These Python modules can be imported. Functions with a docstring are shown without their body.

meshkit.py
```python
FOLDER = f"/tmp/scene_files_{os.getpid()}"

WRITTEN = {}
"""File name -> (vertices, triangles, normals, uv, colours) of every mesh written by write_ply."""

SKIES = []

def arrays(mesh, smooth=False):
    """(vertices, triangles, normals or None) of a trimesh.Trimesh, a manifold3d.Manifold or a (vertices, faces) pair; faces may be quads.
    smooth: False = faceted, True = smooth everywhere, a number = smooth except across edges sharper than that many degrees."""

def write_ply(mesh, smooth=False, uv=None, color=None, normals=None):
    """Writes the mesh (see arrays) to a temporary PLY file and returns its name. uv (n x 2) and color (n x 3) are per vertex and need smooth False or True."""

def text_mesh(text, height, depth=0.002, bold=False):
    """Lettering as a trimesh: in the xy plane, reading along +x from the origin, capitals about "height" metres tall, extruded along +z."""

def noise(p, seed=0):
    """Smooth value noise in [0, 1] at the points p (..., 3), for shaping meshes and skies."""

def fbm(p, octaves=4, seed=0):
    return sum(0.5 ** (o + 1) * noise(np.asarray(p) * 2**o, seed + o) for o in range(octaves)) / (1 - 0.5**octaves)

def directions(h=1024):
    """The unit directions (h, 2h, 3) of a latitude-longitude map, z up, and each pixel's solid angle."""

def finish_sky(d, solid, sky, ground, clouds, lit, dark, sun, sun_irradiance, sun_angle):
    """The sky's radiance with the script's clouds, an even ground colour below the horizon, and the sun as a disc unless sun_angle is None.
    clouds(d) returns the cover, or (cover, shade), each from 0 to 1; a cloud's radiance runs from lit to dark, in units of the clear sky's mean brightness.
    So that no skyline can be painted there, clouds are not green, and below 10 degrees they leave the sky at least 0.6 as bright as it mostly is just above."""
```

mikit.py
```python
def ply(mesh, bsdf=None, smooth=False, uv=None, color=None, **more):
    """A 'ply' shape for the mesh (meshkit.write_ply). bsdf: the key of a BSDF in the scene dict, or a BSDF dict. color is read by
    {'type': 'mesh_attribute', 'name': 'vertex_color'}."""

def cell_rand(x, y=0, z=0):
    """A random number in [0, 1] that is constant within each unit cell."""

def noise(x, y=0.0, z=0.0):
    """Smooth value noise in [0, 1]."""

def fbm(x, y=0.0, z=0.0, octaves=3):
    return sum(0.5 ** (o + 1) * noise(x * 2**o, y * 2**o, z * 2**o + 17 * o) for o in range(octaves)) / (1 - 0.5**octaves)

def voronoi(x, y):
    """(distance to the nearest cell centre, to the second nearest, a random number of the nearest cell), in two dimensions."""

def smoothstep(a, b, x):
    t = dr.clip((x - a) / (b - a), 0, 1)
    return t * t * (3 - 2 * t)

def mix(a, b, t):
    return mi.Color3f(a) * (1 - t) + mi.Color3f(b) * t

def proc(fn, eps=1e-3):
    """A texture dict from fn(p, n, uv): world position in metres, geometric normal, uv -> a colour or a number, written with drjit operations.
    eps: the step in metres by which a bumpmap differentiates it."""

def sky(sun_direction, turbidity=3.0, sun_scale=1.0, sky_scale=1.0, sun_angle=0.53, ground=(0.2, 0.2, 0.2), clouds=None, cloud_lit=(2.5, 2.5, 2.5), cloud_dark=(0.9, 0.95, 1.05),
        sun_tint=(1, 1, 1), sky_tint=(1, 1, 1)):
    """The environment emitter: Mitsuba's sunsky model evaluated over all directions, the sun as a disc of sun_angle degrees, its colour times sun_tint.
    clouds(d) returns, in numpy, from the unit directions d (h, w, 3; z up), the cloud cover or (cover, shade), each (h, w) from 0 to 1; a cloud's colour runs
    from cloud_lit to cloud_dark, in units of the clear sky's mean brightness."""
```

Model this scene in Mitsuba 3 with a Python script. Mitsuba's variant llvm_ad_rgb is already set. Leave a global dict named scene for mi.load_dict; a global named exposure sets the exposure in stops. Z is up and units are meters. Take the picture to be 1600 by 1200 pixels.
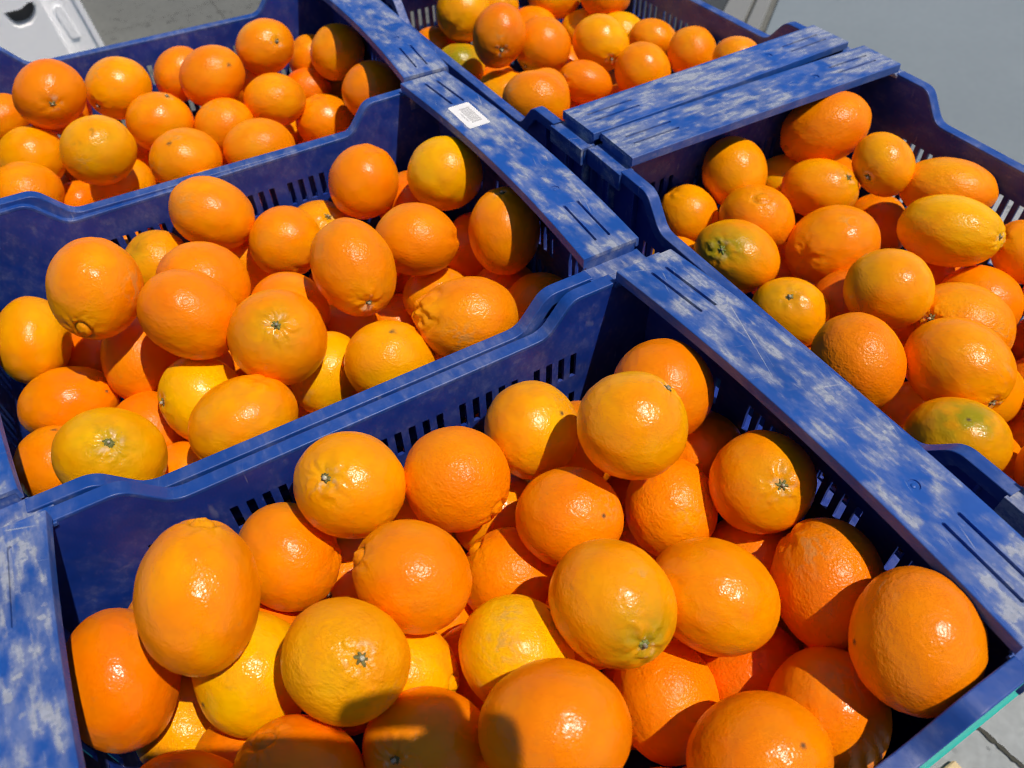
import math
import numpy as np
import trimesh
import shapely.geometry as sg
import shapely.ops as so
import mitsuba as mi
import drjit as dr
import mikit, meshkit
from mitsuba import ScalarTransform4f as T4

# ------------------------------------------------------------------ camera, sky, exposure
SUN = np.array([0.22, -0.37, 0.92])
exposure = 1.42
CAM = np.array([0.17964, -0.01419, 0.40348])
FWD = np.array([0.32846, 0.58738, -0.73966])
UP = np.array([0.38871, 0.62965, 0.67264])
scene = {'type': 'scene'}
labels = {}
scene['camera'] = {
    'type': 'thinlens', 'fov': 67.207, 'fov_axis': 'x', 'aperture_radius': 0.0017, 'focus_distance': 0.58,
    'near_clip': 0.01, 'far_clip': 100.0,
    'to_world': T4().look_at(origin=CAM.tolist(), target=(CAM + FWD).tolist(), up=UP.tolist()),
}
scene['sky'] = mikit.sky(SUN.tolist(), turbidity=3, sky_scale=0.8, sun_tint=(0.95, 1.0, 1.13))

# ------------------------------------------------------------------ helpers
noise, fbm, smoothstep, mix, proc = mikit.noise, mikit.fbm, mikit.smoothstep, mikit.mix, mikit.proc


def put(key, mesh, bsdf, smooth=False, to_world=None, color=None, **lab):
    d = mikit.ply(mesh, bsdf, smooth=smooth, color=color)
    if to_world is not None:
        d['to_world'] = to_world
    scene[key] = d
    if lab:
        labels[key] = lab
    return d


COUNT = {}


def numbered(name):
    k = COUNT.get(name, 0)
    COUNT[name] = k + 1
    return name if k == 0 else f'{name}_{k:03d}'


def box(x0, x1, y0, y1, z0, z1):
    m = trimesh.creation.box(extents=[x1 - x0, y1 - y0, z1 - z0])
    m.apply_translation([(x0 + x1) / 2, (y0 + y1) / 2, (z0 + z1) / 2])
    return m


def bevel_box(x0, x1, y0, y1, z0, z1, b=0.001):
    pts = []
    for x, sx in ((x0, 1), (x1, -1)):
        for y, sy in ((y0, 1), (y1, -1)):
            for z, sz in ((z0, 1), (z1, -1)):
                pts += [(x + sx * b, y + sy * b, z), (x + sx * b, y, z + sz * b), (x, y + sy * b, z + sz * b)]
    return trimesh.convex.convex_hull(np.array(pts))


def cat(ms):
    return trimesh.util.concatenate(ms)


def extrude(poly, h):
    polys = getattr(poly, 'geoms', [poly])
    return cat([trimesh.creation.extrude_polygon(g, h, engine='earcut') for g in polys])


def frame_map(mesh, ax, ay, az, o=(0, 0, 0)):
    m = mesh.copy()
    A = np.eye(4)
    A[:3, 0], A[:3, 1], A[:3, 2], A[:3, 3] = ax, ay, az, o
    m.apply_transform(A)
    if np.linalg.det(A[:3, :3]) < 0:
        m.invert()
    return m


# ------------------------------------------------------------------ materials
def scuffed(base, pale, amount, lines, axis=None):
    """Moulded plastic with dusty scuffs, chalky crusts and scratches. axis: the direction in which a rail is rubbed; its uv holds the
    place on the rail in metres, so that edges and ends wear most."""
    def fn(p, n, uv):
        x, y, z = p.x, p.y, p.z
        u, v = (x, y) if axis == 'x' else (y, x)
        big = fbm(x * 8 + 3, y * 8, z * 8, 3)
        mid = fbm(u * 55 + 11, v * 95, z * 60, 6)
        smear = fbm(u * 60 + 2, v * 330, z * 150, 4)
        grain = fbm(x * 520, y * 520, z * 520, 3)
        worn = big * 0.34 + mid * 0.66
        if axis:
            e = dr.minimum(uv.x, 0.056 - uv.x)
            ends = dr.minimum(uv.y, 0.368 - uv.y)
            worn = worn + 0.07 * smoothstep(0.09, 0.0, ends)
        haze = smoothstep(0.32, 0.66, worn) * (0.45 + 0.9 * smear)
        crust = smoothstep(0.47, 0.63, worn * 0.66 + smear * 0.34) * smoothstep(0.30, 0.62, grain * 0.45 + smear * 0.55)
        flake = smoothstep(0.66, 0.74, fbm(x * 150 + 3, y * 150, z * 150, 3)) * smoothstep(0.40, 0.60, worn)
        s = 0.0
        for a, f, k in ((0.35, 500.0, 1.0), (1.9, 640.0, 7.0)):
            c, d = u * math.cos(a) + v * math.sin(a), -u * math.sin(a) + v * math.cos(a)
            line = noise(c * f + k, d * 22.0, z * 40.0 + k)
            gate = smoothstep(0.58, 0.78, fbm(c * 45 + 3 * k, d * 45, z * 45, 2))
            s = s + smoothstep(0.80, 1.0, line) * gate
        m = amount * (0.52 * haze + 0.40 * crust + 0.42 * flake) + s * lines
        if axis:
            m = m * (0.25 + 0.75 * smoothstep(0.0005, 0.006, e + 0.004 * (mid - 0.5)))
        m = dr.clip(m, 0, 0.8)
        tone = 0.78 + 0.44 * fbm(x * 19, y * 19, z * 19, 3)
        return mix(mi.Color3f(*base) * tone, mi.Color3f(*pale) * (0.8 + 0.4 * grain), m)
    return proc(fn)


def rough_fn(lo, hi):
    def fn(p, n, uv):
        return lo + (hi - lo) * fbm(p.x * 40, p.y * 40, p.z * 40, 3)
    return proc(fn)


def bumpy(scale, f1, f2=None, eps=3e-4):
    def fn(p, n, uv):
        v = noise(p.x * f1, p.y * f1, p.z * f1)
        if f2:
            v = v * 0.6 + 0.4 * noise(p.x * f2 + 9, p.y * f2, p.z * f2)
        return v * scale
    return proc(fn, eps)


BLUE = (0.005, 0.031, 0.25)
PALE = (0.30, 0.33, 0.42)
scene['wall_plastic'] = {'type': 'twosided', 'bsdf': {'type': 'bumpmap', 'arbitrary': bumpy(0.0004, 130, 33, 1e-3), 'scale': 1.0,
    'bsdf': {'type': 'principled', 'base_color': scuffed(BLUE, PALE, 0.15, 0.35), 'roughness': rough_fn(0.30, 0.55), 'specular': 0.5}}}
for ax in 'xy':
    scene['rail_plastic_' + ax] = {'type': 'twosided', 'bsdf': {'type': 'principled', 'base_color': scuffed((0.006, 0.066, 0.31), (0.36, 0.385, 0.41), 0.95, 0.55, ax), 'roughness': rough_fn(0.38, 0.65), 'specular': 0.5}}
scene['turquoise_plastic'] = {'type': 'twosided', 'bsdf': {'type': 'principled', 'base_color': {'type': 'rgb', 'value': [0.03, 0.42, 0.36]}, 'roughness': 0.45}}


def ground_fn(p, n, uv):
    g = 0.75 + 0.3 * fbm(p.x * 3, p.y * 3, 0, 4) + 0.22 * (fbm(p.x * 120, p.y * 120, 0, 3) - 0.5)
    far = smoothstep(1.25, 1.45, p.y)
    spot = smoothstep(0.74, 0.80, fbm(p.x * 55 + 4, p.y * 55, 0, 2))
    return mix(mi.Color3f(0.35, 0.375, 0.385), mi.Color3f(0.138, 0.146, 0.136), far) * g * (1 - 0.35 * spot)


scene['paving'] = {'type': 'bumpmap', 'arbitrary': bumpy(0.0012, 300, 90), 'scale': 1.0,
    'bsdf': {'type': 'principled', 'base_color': proc(ground_fn), 'roughness': 0.85, 'specular': 0.25}}
scene['crack_dirt'] = {'type': 'principled', 'base_color': {'type': 'rgb', 'value': [0.055, 0.055, 0.045]}, 'roughness': 0.95}


def wall_fn(p, n, uv):
    g = 0.93 + 0.14 * fbm(p.y * 2.2, p.x * 2.2, 1.0, 3) + 0.05 * (fbm(p.y * 90, p.x * 90, 0, 2) - 0.5)
    return mi.Color3f(0.195, 0.232, 0.248) * g


scene['grey_paint'] = {'type': 'twosided', 'bsdf': {'type': 'principled', 'base_color': proc(wall_fn), 'roughness': 0.5}}
scene['strip_paint'] = {'type': 'twosided', 'bsdf': {'type': 'principled', 'base_color': {'type': 'rgb', 'value': [0.40, 0.43, 0.42]}, 'roughness': 0.5}}
scene['dark_opening'] = {'type': 'twosided', 'bsdf': {'type': 'principled', 'base_color': {'type': 'rgb', 'value': [0.045, 0.05, 0.05]}, 'roughness': 0.6}}
scene['white_plastic'] = {'type': 'twosided', 'bsdf': {'type': 'principled', 'base_color': {'type': 'rgb', 'value': [0.84, 0.86, 0.88]}, 'roughness': 0.4}}
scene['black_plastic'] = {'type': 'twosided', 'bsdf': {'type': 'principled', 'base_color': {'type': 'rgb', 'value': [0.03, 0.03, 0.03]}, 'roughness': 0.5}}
scene['sticker_paper'] = {'type': 'twosided', 'bsdf': {'type': 'principled', 'base_color': {'type': 'rgb', 'value': [0.78, 0.78, 0.76]}, 'roughness': 0.5}}
scene['sticker_ink'] = {'type': 'twosided', 'bsdf': {'type': 'principled', 'base_color': {'type': 'rgb', 'value': [0.50, 0.50, 0.49]}, 'roughness': 0.6}}
scene['pale_wood'] = {'type': 'principled', 'base_color': {'type': 'rgb', 'value': [0.62, 0.48, 0.26]}, 'roughness': 0.7}


def peel_fn(amp, f):
    def fn(p, n, uv):
        a = noise(p.x * f, p.y * f, p.z * f)
        b = noise(p.x * f * 2 + 7, p.y * f * 2, p.z * f * 2)
        dull = fbm(p.x * 30, p.y * 30, p.z * 30, 2)
        return (0.65 * a + 0.35 * b) * amp * (0.45 + 1.1 * dull)
    return fn


VC = {'type': 'mesh_attribute', 'name': 'vertex_color'}
for k_, (amp, fr, r0, r1, sp) in enumerate(((0.00030, 800, 0.16, 0.32, 0.28), (0.00038, 740, 0.18, 0.36, 0.26), (0.00052, 680, 0.21, 0.42, 0.24))):
    scene[f'peel_{k_}'] = {'type': 'bumpmap', 'arbitrary': proc(peel_fn(amp, fr), 2.5e-4), 'scale': 1.0,
        'bsdf': {'type': 'principled', 'base_color': VC, 'roughness': rough_fn(r0, r1), 'specular': sp}}
scene['calyx_skin'] = {'type': 'twosided', 'bsdf': {'type': 'principled', 'base_color': VC, 'roughness': 0.7}}

# ------------------------------------------------------------------ the setting
GZ = -0.55
H = 0.25
ground = trimesh.creation.box(extents=[60, 60, 0.2])
ground.apply_translation([0, 20, GZ - 0.1])
put('ground', ground, 'paving', label='grey concrete ground below the crates', kind='structure')


def crack(pts, w, seed):
    rng = np.random.default_rng(seed)
    pts = np.array(pts, float)
    L_ = np.linalg.norm(np.diff(pts, axis=0), axis=1).cumsum()
    L_ = np.r_[0, L_]
    s = np.arange(0, L_[-1], 0.004)
    q = np.stack([np.interp(s, L_, pts[:, k]) for k in (0, 1)], 1) + np.cumsum(rng.normal(0, 0.0005, (len(s), 2)), 0)
    t = np.gradient(q, axis=0)
    t /= np.linalg.norm(t, axis=1, keepdims=True)
    nn = np.stack([-t[:, 1], t[:, 0]], 1)
    ww = w * (0.55 + 0.9 * rng.random(len(s)))[:, None]
    a, b = q + nn * ww, q - nn * ww
    v = np.vstack([np.c_[a, np.full(len(s), GZ + 0.002)], np.c_[b, np.full(len(s), GZ + 0.002)]])
    i = np.arange(len(s) - 1)
    n_ = len(s)
    f = np.vstack([np.c_[i, i + n_, i + 1], np.c_[i + 1, i + n_, i + n_ + 1]])
    m = trimesh.Trimesh(v, f, process=False)
    return m


put('ground__crack', crack([(0.775, 0.03), (0.794, -0.019), (0.800, -0.07), (0.82, -0.5), (0.815, -1.5)], 0.0026, 4), 'crack_dirt', label='dark crack in the pale ground')
for k, pts in enumerate([[(-2.0, 2.2), (0.5, 2.62), (4.0, 3.15)], [(0.62, 1.2), (0.62, 2.64)], [(0.86, 2.67), (0.7, 5.0)]]):
    put(f'ground__paving_joint{"" if k == 0 else "_%03d" % k}', crack(pts, 0.0009, 20 + k), 'crack_dirt')

# pale kerb and smooth grey pavement on the right, a dark drain channel beyond the kerb
KD, KN = np.array([0.792, 0.610]), np.array([-0.610, 0.792])


def ground_strip(o0, o1, s0, s1, z0, z1, b=0.003):
    m = bevel_box(s0, s1, o0, o1, z0, z1, b)
    return frame_map(m, (KD[0], KD[1], 0), (KN[0], KN[1], 0), (0, 0, 1))


put('pavement', ground_strip(-4.0, 0.050, 1.85, 9.0, GZ - 0.02, GZ + 0.012), 'grey_paint', label='smooth blue-grey pavement to the right of the crates', kind='structure')
scene['kerb_concrete'] = {'type': 'principled', 'base_color': {'type': 'rgb', 'value': [0.19, 0.20, 0.195]}, 'roughness': 0.8}
for k, (o0, o1) in enumerate(((0.068, 0.108), (0.118, 0.185))):
    for q in range(5):
        put(f'kerb__stone_{2 * q + 5 * 0 + k:03d}' if (q or k) else 'kerb__stone', ground_strip(o0, o1, 1.2 + q * 0.8, 1.995 + q * 0.8, GZ - 0.02, GZ + 0.020), 'kerb_concrete')
labels['kerb'] = {'label': 'pale grey kerb strips along the pavement edge at the top right', 'kind': 'structure'}
put('drain_channel', ground_strip(0.188, 0.62, 1.2, 5.2, GZ - 0.02, GZ + 0.004), 'dark_opening', label='dark drain channel beside the kerb at the top', kind='structure')

# ------------------------------------------------------------------ crates
L, W, RW, DIP, HI, SL = 0.55, 0.368, 0.056, 0.042, 0.0423, 0.0249
ZT = -0.0115


def fillet(pts, r, k=7):
    out = [pts[0]]
    for a, b, c in zip(pts, pts[1:], pts[2:]):
        a, b, c = map(np.array, (a, b, c))
        u, w = (a - b) / np.linalg.norm(a - b), (c - b) / np.linalg.norm(c - b)
        ang = math.acos(np.clip(u @ w, -1, 1))
        if ang > 3.1:
            out.append(tuple(b))
            continue
        t = min(r / math.tan(ang / 2), 0.45 * np.linalg.norm(a - b), 0.45 * np.linalg.norm(c - b))
        p0, p2 = b + u * t, b + w * t
        for s in np.linspace(0, 1, k):
            out.append(tuple((1 - s) ** 2 * p0 + 2 * s * (1 - s) * b + s * s * p2))
    out.append(pts[-1])
    return out


prof = fillet([(RW - 0.001, ZT), (RW + HI, ZT), (RW + HI + SL, -DIP)] + [(q, -DIP) for q in np.linspace(RW + HI + SL + 0.03, L - RW - HI - SL - 0.03, 9)] + [(L - RW - HI - SL, -DIP), (L - RW - HI, ZT), (L - RW + 0.001, ZT)], 0.02)


def sweep(profile, section):
    """The closed section (v, n) moved along the profile (u, z)."""
    p = np.array(profile)
    t = np.gradient(p, axis=0)
    t /= np.linalg.norm(t, axis=1, keepdims=True)
    nn = np.stack([-t[:, 1], t[:, 0]], 1)
    c = np.array(section)
    m, k = len(p), len(c)
    v = np.zeros((m, k, 3))
    v[:, :, 0] = p[:, None, 0] + nn[:, None, 0] * c[None, :, 1]
    v[:, :, 2] = p[:, None, 1] + nn[:, None, 1] * c[None, :, 1]
    v[:, :, 1] = c[None, :, 0]
    f = []
    for i in range(m - 1):
        for j in range(k):
            a, b, d, e = i * k + j, i * k + (j + 1) % k, (i + 1) * k + j, (i + 1) * k + (j + 1) % k
            f += [(a, b, e), (a, e, d)]
    mesh = trimesh.Trimesh(v.reshape(-1, 3), f, process=False)
    mesh.fix_normals()
    return mesh


def round_section(poly, r):
    g = sg.Polygon(poly).buffer(-r, quad_segs=4).buffer(r, quad_segs=4)
    return np.array(g.exterior.coords)[:-1]


rim_sec = round_section([(-0.0002, -0.004), (-0.0002, 0), (0.012, 0), (0.012, -0.012), (0.0092, -0.012), (0.0092, -0.004)], 0.0011)


SLOT_U = [0.4555 - 0.0125 * k for k in range(4)] + [0.396 - 0.0125 * k for k in range(5)] + [0.325 - 0.0125 * k for k in range(9)]
SLOT_U += [L - u for u in SLOT_U[:9]]


def slots_long():
    return [sg.box(u - 0.0031, z - 0.028, u + 0.0031, z) for z in (-0.075, -0.125, -0.175) for u in SLOT_U]


def slots_short():
    out = []
    for z in (-0.072, -0.122, -0.172):
        for g in range(4):
            for k in range(4):
                v = 0.052 + g * 0.0755 + k * 0.0125
                out.append(sg.box(v - 0.0031, z - 0.030, v + 0.0031, z))
    return out


def side_wall():
    top = [(0.012, ZT - 0.002)] + [(u, z - 0.002) for u, z in prof] + [(L - 0.012, ZT - 0.002)]
    g = sg.Polygon(top + [(L - 0.012, -H), (0.012, -H)]).difference(so.unary_union(slots_long()))
    m = frame_map(extrude(g, 0.003), (1, 0, 0), (0, 0, 1), (0, 1, 0), (0, W, 0))
    ribs = []
    us = [0.03, 0.075, 0.143, 0.2145, L - 0.2145, L - 0.143, L - 0.075, L - 0.03]
    for u in us:
        zt = np.interp(u, [q[0] for q in prof], [q[1] for q in prof]) - 0.005
        ribs.append(box(u - 0.0011, u + 0.0011, W + 0.0028, W + 0.0094, -H + 0.001, zt))
    ribs.append(box(0.014, L - 0.014, W + 0.0028, W + 0.0090, -0.1145, -0.112))
    ribs.append(box(0.014, L - 0.014, W + 0.0028, W + 0.0090, -H + 0.002, -H + 0.005))
    return cat([m] + ribs)


def end_wall():
    g = sg.box(0.001, -H, W - 0.001, -0.0035).difference(so.unary_union(slots_short()))
    m = frame_map(extrude(g, 0.003), (0, 1, 0), (0, 0, 1), (1, 0, 0), (L - 0.016, 0, 0))
    ribs = [box(L - 0.0132, L - 0.0035, v - 0.0011, v + 0.0011, -H + 0.001, -0.0038) for v in (0.004, 0.03, 0.1205, 0.196, 0.2715, 0.338, W - 0.004)]
    ribs.append(box(L - 0.0132, L + 0.001, 0.002, W - 0.002, -0.1065, -0.104))
    ribs.append(box(L - 0.0132, L - 0.002, 0.002, W - 0.002, -H + 0.002, -H + 0.005))
    return cat([m] + ribs)


def rail():
    sec = sg.Polygon([(L - RW, -0.010), (L - RW, 0), (L, 0), (L, -0.0085), (L - 0.003, -0.0085), (L - 0.003, -0.0035), (L - RW + 0.0028, -0.0035), (L - RW + 0.0028, -0.010)])
    sec = sg.polygon.orient(sec.buffer(-0.0010, quad_segs=4).buffer(0.0010, quad_segs=4), 1.0)
    import manifold3d as mf
    cs = mf.CrossSection([np.array(sec.exterior.coords)[:-1]])
    body = mf.Manifold.extrude(cs, W, 24)          # x = u, y = z, z = v
    cuts = []
    for v0, v1 in ((0.016, 0.074), (W - 0.074, W - 0.016)):
        for u in (L - 0.0205, L - 0.0345):
            for s in np.linspace(v0, v1, 2):
                pass
            c = mf.CrossSection([[(u - 0.0014, v0 + 0.001), (u, v0), (u + 0.0014, v0 + 0.001), (u + 0.0014, v1 - 0.001), (u, v1), (u - 0.0014, v1 - 0.001)]])
            cuts.append((c, 0.0024))
    disc = mf.CrossSection.circle(0.0042, 20).translate((L - 0.028, W / 2 - 0.083))
    cuts.append((disc, 0.0010))
    for c, dep in cuts:
        k = mf.Manifold.extrude(c, dep + 0.002)   # local (u, v, h)
        # to (u, z, v): x=u, y=h - dep, z=v
        k = k.transform(np.array([[1, 0, 0, 0], [0, 0, 1, -dep], [0, 1, 0, 0]], float))
        body = body - k
    mm = body.to_mesh()
    m = trimesh.Trimesh(mm.vert_properties[:, :3], mm.tri_verts, process=False)
    m = frame_map(m, (1, 0, 0), (0, 0, 1), (0, 1, 0))
    m.fix_normals()
    boss = trimesh.creation.icosphere(2, 0.002)
    boss.apply_scale([1, 1, 0.5])
    boss.apply_translation([L - 0.028, W / 2 - 0.083, -0.0011])
    return cat([m, boss])


def corner_lip():
    """The low step between the rail's end and the outer face, at u = L, v = W."""
    sec = round_section([(W - 0.002, -0.0160), (W - 0.002, -0.0125), (W + 0.003, -0.0132), (W + 0.0150, -0.0132), (W + 0.0150, -0.032), (W + 0.0122, -0.032), (W + 0.0122, -0.0160)], 0.0008)
    m = frame_map(extrude(sg.Polygon(sec), RW + 0.001), (0, 1, 0), (0, 0, 1), (1, 0, 0), (L - RW - 0.001, 0, 0))
    fins = [box(u - 0.0012, u + 0.0012, W + 0.0028, W + 0.0105, -H + 0.001, -0.0165) for u in (L - 0.002, L - 0.034)]
    fins.append(box(L - RW + 0.0032, L - 0.0034, W - 0.0032, W - 0.0006, -0.0155, -0.0037))
    fins.append(box(L - 0.014, L - 0.0012, W - 0.001, W + 0.0031, -H + 0.001, -0.0165))
    return cat([m] + fins)


def bow(m, du, dv):
    """Ends and sides bulge outwards in their middle, as full crates do."""
    m = m.copy()
    x, y = m.vertices[:, 0].copy(), m.vertices[:, 1].copy()
    if du:
        m.vertices[:, 0] = x + du * 4 * (y / W) * (1 - y / W)
    if dv:
        m.vertices[:, 1] = y + dv * np.clip(4 * (x / L) * (1 - x / L), 0, 1)
    return m


def fine(m, edge=0.03):
    v, f = trimesh.remesh.subdivide_to_size(m.vertices, m.faces, edge)
    return trimesh.Trimesh(v, f, process=False)


def flip_u(m):
    m = m.copy()
    m.vertices[:, 0] = L - m.vertices[:, 0]
    m.invert()
    return m


def flip_v(m):
    m = m.copy()
    m.vertices[:, 1] = W - m.vertices[:, 1]
    m.invert()
    return m


sw, ew0, rl0, lp = side_wall(), fine(end_wall()), rail(), corner_lip()
rm = sweep(prof, rim_sec)
rm.apply_translation([0, W, 0])
bottom = cat([box(0.012, L - 0.012, -0.002, W + 0.002, -H, -H + 0.003)] + [box(0.02, L - 0.02, v - 0.0015, v + 0.0015, -H - 0.006, -H + 0.001) for v in np.linspace(0.03, W - 0.03, 6)])


def crate_parts(b_):
    """The parts of a crate whose ends bulge by b_ metres."""
    ew, rl = bow(ew0, b_, 0), bow(rl0, b_, 0)
    out = []
    for name, m, b, s in (('end_wall', ew, 'wall_plastic', False), ('end_wall', flip_u(ew), 'wall_plastic', False),
                          ('rail', rl, 'rail_plastic_y', 35), ('rail', flip_u(rl), 'rail_plastic_y', 35)):
        if name == 'rail':
            m = trimesh.Trimesh(m.vertices[m.faces].reshape(-1, 3), np.arange(3 * len(m.faces)).reshape(-1, 3), process=False)
            u_ = np.where(m.vertices[:, 0] > L / 2, L - m.vertices[:, 0], m.vertices[:, 0]) + b_ * 4 * (m.vertices[:, 1] / W) * (1 - m.vertices[:, 1] / W)
            out.append((name, mikit.ply(m, b, smooth=False, uv=np.c_[u_, m.vertices[:, 1]]), b))
        else:
            out.append((name, mikit.ply(m, b, smooth=s), b))
    return out


PARTS = [(name, mikit.ply(m, b, smooth=s), b) for name, m, b, s in (
    ('side_wall', sw, 'wall_plastic', False), ('side_wall', flip_v(sw), 'wall_plastic', False),
    ('rim', rm, 'rim_plastic', 35), ('rim', flip_v(rm), 'rim_plastic', 35),
    ('corner', lp, 'corner_plastic', 35), ('corner', flip_u(lp), 'corner_plastic', 35),
    ('corner', flip_v(lp), 'corner_plastic', 35), ('corner', flip_u(flip_v(lp)), 'corner_plastic', 35),
    ('bottom', bottom, 'wall_plastic', False))]
ENDS = {'y': crate_parts(0.009), 'x': crate_parts(0.001)}
scene['corner_plastic'] = {'type': 'twosided', 'bsdf': {'type': 'principled', 'base_color': scuffed((0.006, 0.058, 0.28), (0.40, 0.42, 0.44), 1.0, 0.40), 'roughness': 0.5, 'specular': 0.5}}
scene['rim_plastic'] = {'type': 'twosided', 'bsdf': {'type': 'bumpmap', 'arbitrary': bumpy(0.0003, 300, 60, 5e-4), 'scale': 1.0,
    'bsdf': {'type': 'principled', 'base_color': scuffed((0.006, 0.053, 0.27), PALE, 0.28, 0.40), 'roughness': rough_fn(0.33, 0.55), 'specular': 0.5}}}

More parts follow.
